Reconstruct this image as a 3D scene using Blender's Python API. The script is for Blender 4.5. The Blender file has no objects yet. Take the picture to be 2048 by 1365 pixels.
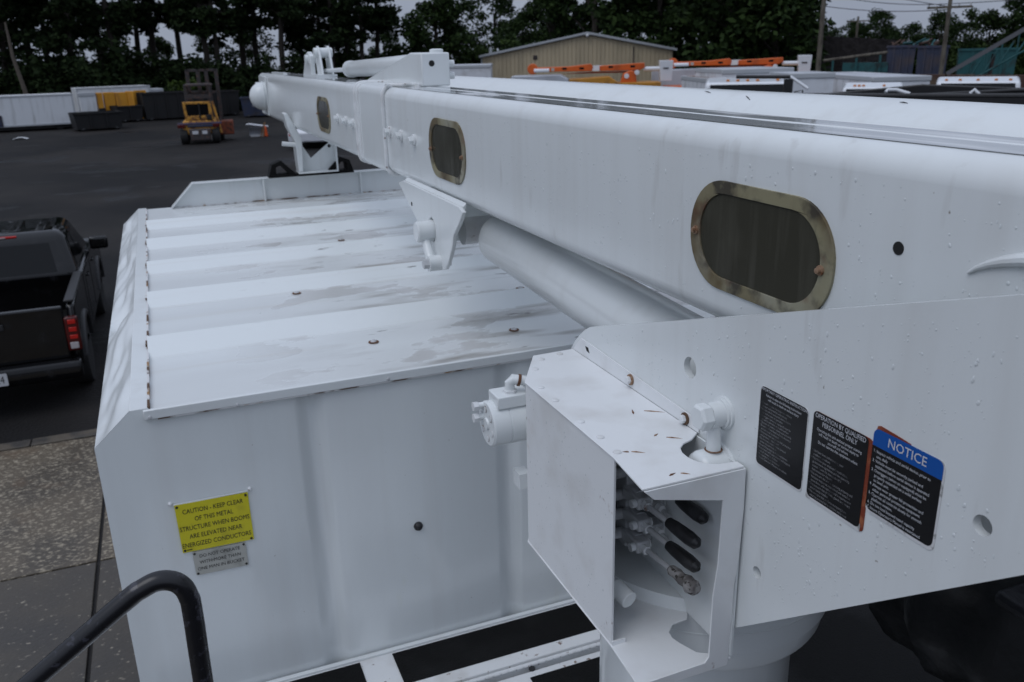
import bpy, bmesh, math, random
from mathutils import Vector, Matrix, noise
from mathutils.geometry import tessellate_polygon
R = math.radians
sc = bpy.context.scene
COL = sc.collection

# ------------------------------------------------------------------ camera, sky, sun, exposure
cam_d = bpy.data.cameras.new('camera'); cam = bpy.data.objects.new('camera', cam_d); COL.objects.link(cam)
cam_d.sensor_width = 36; cam_d.lens = 30.23; cam_d.clip_start = .05; cam_d.clip_end = 2000
yaw, pit, rol = R(21.65), R(18.62), R(-1.38)
fw = Vector((math.sin(yaw)*math.cos(pit), math.cos(yaw)*math.cos(pit), -math.sin(pit)))
rt = Vector((math.cos(yaw), -math.sin(yaw), 0)); up = rt.cross(fw)
rt, up = math.cos(rol)*rt+math.sin(rol)*up, -math.sin(rol)*rt+math.cos(rol)*up
m3 = Matrix((rt, up, -fw)).transposed()
cam.matrix_world = Matrix.Translation((0, 0, 4)) @ m3.to_4x4()
cam_d.dof.use_dof = True; cam_d.dof.focus_distance = 1.75; cam_d.dof.aperture_fstop = 7.5
sc.camera = cam

w = bpy.data.worlds.new('World'); sc.world = w; w.use_nodes = True
nt = w.node_tree; bg = nt.nodes['Background']
SUN_EL, SUN_AZ = 58, 252
sky = nt.nodes.new('ShaderNodeTexSky'); sky.sky_type = 'NISHITA'; sky.sun_disc = False
sky.sun_elevation = R(SUN_EL); sky.sun_rotation = R(SUN_AZ); sky.air_density = 1.0; sky.dust_density = 4; sky.ozone_density = 1
hs = nt.nodes.new('ShaderNodeHueSaturation'); hs.inputs['Saturation'].default_value = .16
nt.links.new(sky.outputs[0], hs.inputs['Color'])
tcw = nt.nodes.new('ShaderNodeTexCoord'); mpw = nt.nodes.new('ShaderNodeMapping'); mpw.inputs['Scale'].default_value = (1, 1, 3.2)
nzw = nt.nodes.new('ShaderNodeTexNoise'); nzw.inputs['Scale'].default_value = 2.6; nzw.inputs['Detail'].default_value = 5
crw = nt.nodes.new('ShaderNodeValToRGB')
crw.color_ramp.elements[0].position = .3; crw.color_ramp.elements[0].color = (.72, .82, 1.04, 1)
crw.color_ramp.elements[1].position = .72; crw.color_ramp.elements[1].color = (.90, 1.01, 1.25, 1)
nt.links.new(tcw.outputs['Generated'], mpw.inputs[0]); nt.links.new(mpw.outputs[0], nzw.inputs[0]); nt.links.new(nzw.outputs[0], crw.inputs[0])
# an even cloud deck over the desaturated sky
mixg = nt.nodes.new('ShaderNodeMix'); mixg.data_type = 'RGBA'; mixg.inputs[0].default_value = .85
nt.links.new(hs.outputs[0], mixg.inputs[6]); 
sxw = nt.nodes.new('ShaderNodeSeparateXYZ'); nt.links.new(tcw.outputs['Generated'], sxw.inputs[0])
mrw = nt.nodes.new('ShaderNodeMapRange'); mrw.inputs[1].default_value = 0; mrw.inputs[2].default_value = 1; mrw.inputs[3].default_value = 3.7; mrw.inputs[4].default_value = 7.6   # overcast: paler towards the zenith
nt.links.new(sxw.outputs[2], mrw.inputs[0]); nt.links.new(mrw.outputs[0], mixg.inputs[7])
mul = nt.nodes.new('ShaderNodeMix'); mul.data_type = 'RGBA'; mul.blend_type = 'MULTIPLY'; mul.inputs[0].default_value = 1
nt.links.new(mixg.outputs[2], mul.inputs[6]); nt.links.new(crw.outputs[0], mul.inputs[7])
nt.links.new(mul.outputs[2], bg.inputs[0]); bg.inputs[1].default_value = .10
sun_d = bpy.data.lights.new('sun', 'SUN'); sun = bpy.data.objects.new('sun', sun_d); COL.objects.link(sun)
sun_d.energy = .62; sun_d.angle = R(40); sun_d.color = (1, .985, .97)
sun.rotation_euler = (R(90-SUN_EL), 0, R(180-SUN_AZ))
vs = sc.view_settings; vs.view_transform = 'Standard'; vs.look = 'None'; vs.gamma = 1; vs.exposure = .06; vs.use_curve_mapping = False

# ------------------------------------------------------------------ materials
MATS = {}
def mat(name, base, rough=.5, metal=0., layers=(), bump=None, drops=0., coat=0., var=0., emit=None, spec=.5):
    """base colour + layers of (colour, rough, mask); mask = dict(scale, lo, hi, stretch, grad, isl)."""
    m = bpy.data.materials.new(name); m.use_nodes = True; N = m.node_tree.nodes; L = m.node_tree.links
    b = N['Principled BSDF']; b.inputs['Roughness'].default_value = rough; b.inputs['Metallic'].default_value = metal
    b.inputs['Coat Weight'].default_value = coat; b.inputs['Coat Roughness'].default_value = .06
    tc = N.new('ShaderNodeTexCoord')
    def nz(scale, detail=4, stretch=(1, 1, 1), off=0., kind='ShaderNodeTexNoise'):
        mp = N.new('ShaderNodeMapping'); mp.inputs['Scale'].default_value = stretch; mp.inputs['Location'].default_value = (off, off*.7, off*.3)
        n = N.new(kind); n.inputs['Scale'].default_value = scale
        if 'Detail' in n.inputs: n.inputs['Detail'].default_value = detail
        L.new(tc.outputs['Object'], mp.inputs[0]); L.new(mp.outputs[0], n.inputs['Vector']); return n
    def rng(sock, lo, hi, a=0., c=1.):
        r = N.new('ShaderNodeMapRange'); r.inputs[1].default_value = lo; r.inputs[2].default_value = hi
        r.inputs[3].default_value = a; r.inputs[4].default_value = c; L.new(sock, r.inputs[0]); return r.outputs[0]
    def mth(op, a, c):
        t = N.new('ShaderNodeMath'); t.operation = op
        for i, s in enumerate((a, c)):
            if isinstance(s, (int, float)): t.inputs[i].default_value = s
            else: L.new(s, t.inputs[i])
        return t.outputs[0]
    col = None; rs = None
    if var:
        n = nz(3.1, 5); mx = N.new('ShaderNodeMix'); mx.data_type = 'RGBA'
        mx.inputs[6].default_value = tuple(c*(1-var) for c in base)+(1,); mx.inputs[7].default_value = tuple(min(1, c*(1+var)) for c in base)+(1,)
        L.new(rng(n.outputs[0], .3, .7), mx.inputs[0]); col = mx.outputs[2]
    for i, (c2, r2, mk) in enumerate(layers):
        if mk.get('isl'):
            g = N.new('ShaderNodeNewGeometry'); f = rng(g.outputs['Random Per Island'], mk.get('lo', 0), mk.get('hi', 1))
        elif mk.get('vor'):
            n = nz(mk['scale'], stretch=mk.get('stretch', (1, 1, 1)), off=i*3.7, kind='ShaderNodeTexVoronoi'); f = rng(n.outputs['Distance'], mk['lo'], mk['hi'])
        else:
            n = nz(mk['scale'], mk.get('detail', 5), mk.get('stretch', (1, 1, 1)), off=i*3.7+mk.get('off', 0)); f = rng(n.outputs[0], mk['lo'], mk['hi'])
        for ax, lo, hi in mk.get('grad', ()):
            sp = N.new('ShaderNodeSeparateXYZ'); L.new(tc.outputs['Object'], sp.inputs[0]); f = mth('MULTIPLY', f, rng(sp.outputs[ax], lo, hi))
        if 'amt' in mk: f = mth('MULTIPLY', f, mk['amt'])
        mx = N.new('ShaderNodeMix'); mx.data_type = 'RGBA'
        if col is None: mx.inputs[6].default_value = tuple(base)+(1,)
        else: L.new(col, mx.inputs[6])
        mx.inputs[7].default_value = tuple(c2)+(1,); L.new(f, mx.inputs[0]); col = mx.outputs[2]
        if r2 is not None:
            mr = N.new('ShaderNodeMix'); mr.data_type = 'FLOAT'; L.new(f, mr.inputs[0])
            if rs is None: mr.inputs[2].default_value = rough
            else: L.new(rs, mr.inputs[2])
            mr.inputs[3].default_value = r2; rs = mr.outputs[0]
    if col is None: b.inputs['Base Color'].default_value = tuple(base)+(1,)
    else: L.new(col, b.inputs['Base Color'])
    if rs is not None: L.new(rs, b.inputs['Roughness'])
    h = None; dist = .001
    if bump:
        n = nz(bump[0], 6, stretch=bump[2] if len(bump) > 2 else (1, 1, 1)); bp = N.new('ShaderNodeBump'); bp.inputs['Strength'].default_value = 1; bp.inputs['Distance'].default_value = bump[1]
        L.new(n.outputs[0], bp.inputs['Height']); h = bp
    if drops:
        v = nz(drops, stretch=(1, 1, .8), kind='ShaderNodeTexVoronoi'); big = nz(9, 3)
        d = rng(v.outputs['Distance'], .34, .12); s = N.new('ShaderNodeSeparateColor'); L.new(v.outputs['Color'], s.inputs[0])
        d = mth('MULTIPLY', d, rng(s.outputs[0], .55, .8)); d = mth('MULTIPLY', d, rng(big.outputs[0], .42, .6))
        bp = N.new('ShaderNodeBump'); bp.inputs['Strength'].default_value = 1; bp.inputs['Distance'].default_value = .006
        L.new(d, bp.inputs['Height'])
        if h: L.new(h.outputs[0], bp.inputs['Normal'])
        h = bp
    if h: L.new(h.outputs[0], b.inputs['Normal'])
    if emit: b.inputs['Emission Color'].default_value = tuple(emit[0])+(1,); b.inputs['Emission Strength'].default_value = emit[1]
    b.inputs['Specular IOR Level'].default_value = spec
    MATS[name] = m; return m
W0 = (.735, .765, .765)
RUST = (.16, .062, .022)
mat('rain', (.70, .735, .74), .05, coat=.5)
mat('white', W0, .2, layers=[((.56, .55, .52), .4, dict(scale=13, stretch=(1, 1, .09), lo=.52, hi=.80, amt=.34)), ((.50, .50, .48), .32, dict(scale=2.2, lo=.55, hi=.85, amt=.35)), (RUST, .7, dict(scale=38, lo=.765, hi=.80, amt=.8))], bump=(3.5, .0015))
mat('white_drops', W0, .17, layers=[((.55, .545, .52), .35, dict(scale=11, stretch=(1, 1, .07), lo=.50, hi=.80, amt=.36)), ((.40, .38, .35), .5, dict(scale=20, stretch=(1, .6, .12), lo=.64, hi=.74, amt=.4)), ((.54, .54, .53), .26, dict(scale=3, stretch=(1, 1, .25), lo=.5, hi=.85, amt=.3)), ((.16, .12, .08), .7, dict(scale=48, lo=.735, hi=.77, amt=.75))], drops=85, bump=(4, .0012))
mat('white_wall', (.73, .765, .765), .22, layers=[((.58, .58, .56), .35, dict(scale=9, stretch=(1, 1, .06), lo=.5, hi=.8, amt=.35)), ((.25, .23, .20), .6, dict(scale=60, lo=.74, hi=.78, amt=.6)), ((.55, .56, .56), .35, dict(scale=1.6, stretch=(2, 1, .5), lo=.5, hi=.8, amt=.25)), ((.55, .56, .3), .35, dict(scale=2.3, stretch=(1.5, 1, .5), lo=.66, hi=.78, amt=.3))], bump=(1.7, .012, (1, 1, .35)), coat=.3)
mat('white_roof', (.75, .785, .785), .3, layers=[
    ((.58, .59, .585), .25, dict(scale=1.2, stretch=(.4, 2, 1), lo=.2, hi=.5, grad=[(2, 2.9625, 2.9595)], amt=.5)),
    ((.45, .435, .415), .10, dict(scale=3.1, stretch=(.8, 1.3, 1), lo=.55, hi=.575, detail=7, grad=[(0, .1, .6), (2, 2.965, 2.960)], amt=.6)),
    ((.20, .175, .145), .5, dict(scale=6, stretch=(.4, 1.6, 1), lo=.53, hi=.74, detail=12, grad=[(0, .3, .9), (2, 2.972, 2.960)], amt=.8)),
    ((.06, .048, .04), .6, dict(scale=15, stretch=(.55, 1.5, 1), lo=.67, hi=.74, detail=6, grad=[(0, .2, .9)], amt=.85)),
    ((.55, .51, .44), .5, dict(scale=2.3, stretch=(.15, 4, 1), lo=.56, hi=.8, amt=.4))], bump=(6, .003, (.6, 1, 1)))
mat('white_wet', (.72, .735, .74), .22, layers=[((.50, .52, .53), .03, dict(scale=1.6, stretch=(6, .7, 1), lo=.36, hi=.44, amt=1))], bump=(40, .0005, (1, .25, 1)))
mat('white_box', (.76, .775, .78), .45, layers=[((.52, .50, .47), .6, dict(scale=9, lo=.5, hi=.8, amt=.5)), (RUST, .7, dict(scale=14, lo=.70, hi=.75, amt=.9)), ((.40, .22, .10), .7, dict(scale=8, lo=.69, hi=.78, amt=.35))], bump=(20, .0008), drops=70)
mat('white_chip', (.72, .735, .74), .4, layers=[((.14, .07, .035), .7, dict(scale=38, lo=.66, hi=.72, amt=.85)), ((.5, .48, .45), .5, dict(scale=9, lo=.5, hi=.7, amt=.5))])
mat('seam_rust', (.66, .66, .66), .6, layers=[((.10, .055, .03), .8, dict(scale=6.5, lo=.47, hi=.53)), ((.30, .17, .07), .8, dict(scale=15, lo=.58, hi=.66))])
mat('rust', (.13, .055, .026), .75, layers=[((.30, .20, .13), .7, dict(scale=80, lo=.5, hi=.7))])
mat('copper_rust', (.30, .19, .12), .6, .2, layers=[(RUST, .8, dict(scale=120, lo=.5, hi=.65))])
mat('win_frame', (.26, .235, .14), .45, layers=[((.12, .088, .04), .6, dict(scale=9, lo=.36, hi=.60)), ((.36, .35, .27), .5, dict(scale=5, lo=.54, hi=.72, off=2, amt=.8)), ((.022, .017, .012), .7, dict(scale=16, detail=15, lo=.50, hi=.64, amt=.85)), ((.13, .045, .022), .7, dict(scale=9, lo=.60, hi=.70, amt=.85))])
mat('win_glass', (.046, .044, .032), .16, layers=[((.082, .078, .06), .3, dict(scale=16, stretch=(1, 2.5, .25), lo=.5, hi=.75, amt=.6)), ((.11, .105, .08), .4, dict(scale=3, lo=.58, hi=.8, amt=.5))], drops=70)
mat('gap', (.01, .01, .01), .8)
mat('grey_metal', (.52, .53, .54), .35, .15, layers=[((.22, .21, .20), .6, dict(scale=22, lo=.55, hi=.75))])
mat('grip_black', (.012, .012, .013), .45, layers=[((.03, .03, .032), .6, dict(scale=40, lo=.5, hi=.7))])
mat('grip_worn', (.30, .29, .28), .7, layers=[((.13, .12, .115), .8, dict(scale=45, lo=.45, hi=.6)), ((.05, .045, .04), .8, dict(scale=90, lo=.56, hi=.62))], bump=(70, .003))
mat('rubber', (.006, .0062, .0065), .5, spec=.3, layers=[((.012, .012, .013), .35, dict(scale=5, lo=.5, hi=.7))], bump=(7, .012))
mat('rubber_mat', (.003, .003, .003), .75, bump=(160, .003), layers=[((.006, .006, .006), .6, dict(scale=4, lo=.5, hi=.7))], spec=.2)
mat('rubber_lid', (.010, .010, .013), .5, bump=(45, .006, (1, .35, 1)), spec=.3)
mat('black_tube', (.010, .010, .012), .28, layers=[((.04, .04, .05), .2, dict(scale=60, lo=.58, hi=.64))], drops=70)
mat('black_steel', (.010, .010, .011), .4)
mat('yellow_sign', (.62, .55, .010), .4, layers=[((.40, .34, .02), .5, dict(scale=18, lo=.55, hi=.75, amt=.6)), ((.05, .04, .01), .6, dict(scale=60, lo=.70, hi=.74))])
mat('cream_sign', (.42, .42, .38), .4, layers=[((.28, .28, .25), .5, dict(scale=20, lo=.5, hi=.7)), ((.06, .055, .05), .6, dict(scale=80, lo=.68, hi=.73))])
mat('ink', (.012, .012, .010), .5)
mat('ink_faded', (.03, .03, .028), .6, layers=[((.30, .30, .28), .5, dict(scale=70, lo=.58, hi=.68))])
mat('ink_white', (.62, .63, .66), .5)
mat('ink_grey', (.28, .28, .29), .5, layers=[((.06, .06, .065), .5, dict(scale=60, lo=.5, hi=.65))])
mat('decal_black', (.007, .007, .008), .4, drops=70, spec=.35)
mat('decal_white', (.66, .66, .66), .4, layers=[((.32, .32, .31), .5, dict(scale=60, lo=.55, hi=.65))])
mat('decal_red', (.20, .035, .012), .5, layers=[((.36, .12, .05), .5, dict(scale=40, lo=.5, hi=.65))])
mat('decal_blue', (.006, .085, .36), .25)
mat('asphalt', (.0082, .0079, .0084), .8, layers=[((.021, .0185, .017), .75, dict(scale=.16, lo=.42, hi=.60)), ((.0055, .0055, .006), .3, dict(scale=.22, stretch=(.5, 1.6, 1), lo=.62, hi=.66, detail=8)), ((.026, .024, .0215), .8, dict(scale=.9, stretch=(.3, 1, 1), lo=.58, hi=.75, amt=.6)), ((.008, .008, .009), .34, dict(scale=.35, lo=.60, hi=.70, detail=6)), ((.085, .08, .075), .7, dict(scale=9, lo=.70, hi=.74, detail=9, amt=.8))], bump=(26, .02), spec=.2)
mat('flecks', (.115, .092, .064), .5, layers=[((.075, .061, .044), .4, dict(scale=1.1, lo=.45, hi=.6)), ((.36, .31, .23), .6, dict(scale=26, stretch=(1, 1.6, 1), lo=.53, hi=.64, detail=6, amt=.85)), ((.13, .085, .05), .6, dict(scale=2.1, lo=.58, hi=.7, amt=.6))], bump=(22, .01))
mat('flecks_few', (.070, .058, .043), .42, layers=[((.045, .038, .030), .3, dict(scale=.9, lo=.45, hi=.6)), ((.30, .265, .21), .6, dict(scale=24, stretch=(1, 1.6, 1), lo=.64, hi=.70, detail=6))], bump=(22, .006))
mat('joint', (.016, .014, .013), .8)
mat('kerb', (.095, .078, .058), .6, layers=[((.05, .045, .04), .5, dict(scale=4, lo=.45, hi=.6))], bump=(30, .008))
mat('truck_black', (.0035, .0035, .004), .09, layers=[((.008, .008, .009), .3, dict(scale=6, lo=.55, hi=.7))], spec=.5)
mat('dark_glass', (.004, .0045, .005), .12, spec=.3)
mat('tyre', (.012, .012, .012), .8, bump=(30, .01))
mat('rim', (.16, .16, .17), .4, .6)
mat('tail_red', (.42, .010, .006), .18, emit=((1, .03, .015), .02))
mat('tail_dark', (.07, .004, .003), .2)
mat('tail_clear', (.45, .42, .42), .2)
mat('plate', (.55, .56, .58), .4)
mat('fork_yellow', (.52, .25, .03), .55, layers=[((.18, .075, .02), .7, dict(scale=5, lo=.5, hi=.62)), ((.03, .02, .015), .8, dict(scale=11, lo=.62, hi=.68))])
mat('fork_red', (.20, .045, .018), .6, layers=[((.06, .03, .02), .8, dict(scale=6, lo=.5, hi=.65))])
mat('fork_dark', (.035, .03, .03), .6, layers=[((.09, .05, .04), .7, dict(scale=7, lo=.5, hi=.65))])
mat('purple', (.06, .05, .10), .5)
mat('trailer_white', (.70, .72, .74), .45, layers=[((.52, .53, .53), .6, dict(scale=1.3, stretch=(3, 1, .4), lo=.5, hi=.75))])
mat('box_white', (.66, .68, .71), .45, layers=[((.42, .41, .40), .6, dict(scale=1.1, lo=.5, hi=.75))])
mat('box_roof', (.46, .48, .52), .5, layers=[((.30, .31, .33), .5, dict(scale=.8, lo=.45, hi=.7))])
mat('tan_roof_reflection', (.22, .17, .15), .3, layers=[((.32, .15, .09), .2, dict(scale=.7, lo=.5, hi=.65))])  # tan-grey roof; its orange reflection is put into the colour as blotches
mat('cab_white', (.72, .74, .77), .25, coat=.3)
mat('amber', (.55, .17, .02), .4)
mat('orange', (.62, .11, .010), .4, layers=[((.40, .07, .01), .5, dict(scale=1.6, lo=.5, hi=.7))])
mat('orange_dark', (.30, .05, .008), .5)
mat('truck_yellow', (.50, .22, .02), .5, layers=[((.28, .12, .02), .6, dict(scale=2, lo=.5, hi=.7))])
mat('cabinet_yellow', (.60, .27, .015), .5, layers=[((.40, .17, .02), .6, dict(scale=1.2, stretch=(3, 1, .5), lo=.5, hi=.7))])
mat('siding', (.50, .41, .27), .5, layers=[((.40, .33, .22), .6, dict(scale=.5, stretch=(2, 2, .4), lo=.45, hi=.7))])
mat('trim_grey', (.42, .44, .46), .5)
mat('roof_metal', (.33, .35, .37), .4)
mat('dumpster', (.005, .005, .006), .7, layers=[((.014, .011, .010), .8, dict(scale=2.2, lo=.55, hi=.7))])
mat('navy', (.02, .028, .06), .5, layers=[((.04, .035, .04), .7, dict(scale=2, lo=.5, hi=.7))])
mat('slate_blue', (.035, .042, .075), .6, layers=[((.07, .06, .07), .8, dict(scale=.9, lo=.5, hi=.65))])
mat('conveyor_grey', (.10, .105, .115), .6)
mat('teal', (.012, .085, .09), .6, layers=[((.02, .03, .03), .8, dict(scale=1.4, lo=.52, hi=.65))])
mat('netting', (.016, .013, .013), .9, bump=(2, .2))
mat('rusty_scrap', (.06, .03, .022), .8, layers=[((.11, .08, .05), .8, dict(scale=1.2, lo=.5, hi=.65))])
mat('pole_wood', (.13, .115, .09), .8, layers=[((.06, .05, .04), .9, dict(scale=6, stretch=(1, 1, .2), lo=.45, hi=.65))])
mat('wire', (.05, .05, .055), .6)
mat('bark', (.030, .024, .019), .9, bump=(8, .05, (1, 1, .3)))
mat('bark_pale', (.085, .07, .055), .9, bump=(8, .05, (1, 1, .3)))
LF = dict(isl=1, lo=0, hi=1)
mat('leaf_pine', (.009, .0165, .0065), .8, spec=.1, layers=[((.019, .032, .010), None, LF)])
mat('leaf_oak', (.011, .022, .007), .8, spec=.12, layers=[((.026, .046, .011), None, LF)])
mat('leaf_hedge', (.014, .029, .007), .75, spec=.15, layers=[((.036, .060, .012), None, LF)])
mat('leaf_bright', (.022, .042, .007), .6, spec=.2, layers=[((.055, .088, .012), None, LF)])
mat('hill_ground', (.02, .032, .012), .9, bump=(1, .4))
mat('lamp_lit', (.9, .85, .7), .3, emit=((1, .86, .6), 9))
mat('cone_orange', (.65, .09, .015), .5)
mat('wood', (.20, .11, .05), .7)
M = MATS

# ------------------------------------------------------------------ mesh helpers
class MB:
    def __init__(s): s.v = []; s.f = []
    def add(s, vs, fs):
        o = len(s.v); s.v += [tuple(v) for v in vs]; s.f += [tuple(i+o for i in f) for f in fs]; return s
    def box(s, x0, x1, y0, y1, z0, z1):
        return s.add([(x0, y0, z0), (x1, y0, z0), (x1, y1, z0), (x0, y1, z0), (x0, y0, z1), (x1, y0, z1), (x1, y1, z1), (x0, y1, z1)],
                     [(0, 3, 2, 1), (4, 5, 6, 7), (0, 1, 5, 4), (1, 2, 6, 5), (2, 3, 7, 6), (3, 0, 4, 7)])
    def prism(s, poly, ax, a, b, holes=()):
        def P(p, d): return {'x': (d, p[0], p[1]), 'y': (p[0], d, p[1]), 'z': (p[0], p[1], d)}[ax]
        loops = [list(poly)]+[list(h) for h in holes]; pts = [p for l in loops for p in l]; n = len(pts)
        if holes: cap = [tuple(t) for t in tessellate_polygon([[Vector((p[0], p[1], 0)) for p in l] for l in loops])]
        else: cap = [tuple(range(n))]
        fs = [tuple(t) for t in cap]+[tuple(i+n for i in reversed(t)) for t in cap]; o = 0
        for l in loops:
            k = len(l)
            for i in range(k): j = (i+1) % k; fs.append((o+i, o+j, o+j+n, o+i+n))
            o += k
        return s.add([P(p, a) for p in pts]+[P(p, b) for p in pts], fs)
    def tube(s, path, r, n=10, closed=False):
        path = [Vector(p) for p in path]; k = len(path); rr = r if isinstance(r, (list, tuple)) else [r]*k
        prev = None; vs = []; fs = []
        for i, p in enumerate(path):
            if closed: t = path[(i+1) % k]-path[i-1]
            else: t = path[min(i+1, k-1)]-path[max(i-1, 0)]
            t.normalize()
            if prev is None: u = t.orthogonal().normalized()
            else:
                u = prev-t*prev.dot(t); u.normalize()
            prev = u; q = t.cross(u)
            vs += [p+rr[i]*(math.cos(a)*u+math.sin(a)*q) for a in (2*math.pi*j/n for j in range(n))]
        for i in range(k if closed else k-1):
            for j in range(n):
                a = i*n; b2 = ((i+1) % k)*n; fs.append((a+j, a+(j+1) % n, b2+(j+1) % n, b2+j))
        if not closed: fs += [tuple(reversed(range(n))), tuple(range((k-1)*n, k*n))]
        return s.add(vs, fs)
    def cyl(s, p0, p1, r, r1=None, n=20): return s.tube([p0, p1], [r, r if r1 is None else r1], n)
    def lathe(s, prof, c, ax='z', n=32):
        """prof = [(radius, height)], turned about axis ax through c."""
        vs = []; fs = []; c = Vector(c)
        for r, h in prof:
            for j in range(n):
                a = 2*math.pi*j/n; u, v = r*math.cos(a), r*math.sin(a)
                vs.append(c+Vector({'z': (u, v, h), 'x': (h, u, v), 'y': (u, h, v)}[ax]))
        for i in range(len(prof)-1):
            for j in range(n): fs.append((i*n+j, i*n+(j+1) % n, (i+1)*n+(j+1) % n, (i+1)*n+j))
        fs += [tuple(range(n)), tuple(range((len(prof)-1)*n, len(prof)*n))]
        return s.add(vs, fs)
    def ball(s, c, rx, ry=None, rz=None, n=16, k=8):
        ry = ry or rx; rz = rz or rx; vs = []; fs = []
        for i in range(1, k):
            t = math.pi*i/k
            for j in range(n): a = 2*math.pi*j/n; vs.append((c[0]+rx*math.sin(t)*math.cos(a), c[1]+ry*math.sin(t)*math.sin(a), c[2]+rz*math.cos(t)))
        for i in range(k-2):
            for j in range(n): fs.append((i*n+j, i*n+(j+1) % n, (i+1)*n+(j+1) % n, (i+1)*n+j))
        vs += [(c[0], c[1], c[2]+rz), (c[0], c[1], c[2]-rz)]; t = len(vs)-2
        fs += [(t, (j+1) % n, j) for j in range(n)]+[(t+1, (k-2)*n+j, (k-2)*n+(j+1) % n) for j in range(n)]
        return s.add(vs, fs)
    def grid(s, fn, nu, nv):
        vs = [fn(i/nu, j/nv) for j in range(nv+1) for i in range(nu+1)]
        return s.add(vs, [(j*(nu+1)+i, j*(nu+1)+i+1, (j+1)*(nu+1)+i+1, (j+1)*(nu+1)+i) for j in range(nv) for i in range(nu)])
    def build(s, name, m, parent=None, bevel=0., smooth=35, seg=2, fix=True):
        me = bpy.data.meshes.new(name); me.from_pydata(s.v, [], s.f)
        if fix:
            bm = bmesh.new(); bm.from_mesh(me); bmesh.ops.recalc_face_normals(bm, faces=bm.faces); bm.to_mesh(me); bm.free()
        return link(name, me, m, parent, bevel, smooth, seg)
def link(name, me, m, parent=None, bevel=0., smooth=35, seg=2):
    if smooth:
        me.polygons.foreach_set('use_smooth', [True]*len(me.polygons)); me.set_sharp_from_angle(angle=R(smooth))
    me.materials.append(M[m] if isinstance(m, str) else m)
    o = bpy.data.objects.new(name, me); COL.objects.link(o)
    if parent:
        o.parent = parent
        if parent.type == 'EMPTY' and parent.get('world_parts'): o.matrix_parent_inverse = Matrix.Translation(-Vector(parent.location))
    if bevel:
        b = o.modifiers.new('bevel', 'BEVEL'); b.width = bevel; b.segments = seg; b.limit_method = 'ANGLE'; b.angle_limit = R(40)
    return o
def thing(name, label, cat, loc=(0, 0, 0), rz=0, group=None, world=False):
    """an Empty at the base of a thing; world=True when its parts are modelled in world metres."""
    o = bpy.data.objects.new(name, None); COL.objects.link(o); o.location = loc; o.rotation_euler = (0, 0, rz); o.empty_display_size = .3
    o['label'] = label; o['category'] = cat
    if group: o['group'] = group
    if world: o['world_parts'] = 1
    return o
def tag(o, label, cat, group=None):
    o['label'] = label; o['category'] = cat
    if group: o['group'] = group
    return o
def struct(o, kind='structure'): o['kind'] = kind; return o
def dup(root, loc, rz, label=None, scale=None):
    r = root.copy(); COL.objects.link(r); r.location = loc; r.rotation_euler = (0, 0, rz)
    if scale: r.scale = scale
    if label: r['label'] = label
    for ch in root.children:
        c = ch.copy(); COL.objects.link(c); c.parent = r
        for g in ch.children:
            d = g.copy(); COL.objects.link(d); d.parent = c
    return r
def circ(c, r, n=20, a0=0., a1=360.): return [(c[0]+r*math.cos(R(a0+(a1-a0)*i/n)), c[1]+r*math.sin(R(a0+(a1-a0)*i/n))) for i in range(n)]
def rrect(x0, x1, y0, y1, r, n=6):
    o = []
    for cx, cy, a in ((x1-r, y1-r, 0), (x0+r, y1-r, 90), (x0+r, y0+r, 180), (x1-r, y0+r, 270)):
        o += [(cx+r*math.cos(R(a+90*i/n)), cy+r*math.sin(R(a+90*i/n))) for i in range(n+1)]
    return o
def lettering(name, lines, m, parent, org, ux, uy, size, align='LEFT', sx=1., lead=1.25, depth=.0004):
    """flat print: lines of text set in the plane org + u*ux + v*uy."""
    cu = bpy.data.curves.new(name, 'FONT'); cu.body = '\n'.join(lines); cu.size = size; cu.align_x = align; cu.space_line = lead*.86; cu.resolution_u = 2
    tmp = bpy.data.objects.new(name, cu); COL.objects.link(tmp); bpy.context.view_layer.update()
    me = bpy.data.meshes.new_from_object(tmp.evaluated_get(bpy.context.evaluated_depsgraph_get())); bpy.data.objects.remove(tmp)
    org, ux, uy = Vector(org), Vector(ux), Vector(uy); nn = ux.cross(uy)
    for v in me.vertices: v.co = org+ux*(v.co.x*sx)+uy*v.co.y+nn*depth
    return link(name, me, m, parent, smooth=0)
def catmull(P_, k):
    P_ = [Vector(p_) for p_ in P_]; o = []
    for i in range(len(P_)-1):
        a, b, c, d = P_[max(0, i-1)], P_[i], P_[i+1], P_[min(len(P_)-1, i+2)]
        for j in range(k):
            t = j/k; o.append(.5*((2*b)+(c-a)*t+(2*a-5*b+4*c-d)*t*t+(3*b-a-3*c+d)*t**3))
    return o+[P_[-1]]
rnd = random.Random(7)

# ------------------------------------------------------------------ the setting: yard, pavement, kerb
g = MB(); g.add([(-250, -60, 0), (260, -60, 0), (260, 300, 0), (-250, 300, 0)], [(0, 1, 2, 3)])
struct(g.build('ground', 'asphalt', smooth=0, fix=False))
p = MB(); p.add([(-9, -4, .004), (4.5, -4, .004), (4.5, 9.915, .004), (-9, 9.915, .004)], [(0, 1, 2, 3)])
pave = struct(p.build('pavement', 'joint', smooth=0, fix=False))
for (x0, x1) in ((-7.2, -4.1), (-4.07, -.965), (-.935, 2.2), (2.23, 4.4)):
    for k, (y0, y1) in enumerate(((7.14, 9.91), (4.25, 7.115), (1.35, 4.225), (-1.5, 1.325))):
        MB().box(x0, x1, y0, y1, .002, .03).build('slab', 'flecks' if k == 0 else 'flecks_few', pave, bevel=.006)
kb = MB(); kb.box(-9, 4.5, 9.925, 10.1, 0, .02); kerb = struct(kb.build('kerb', 'joint', smooth=0))
x = -9.0
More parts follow.
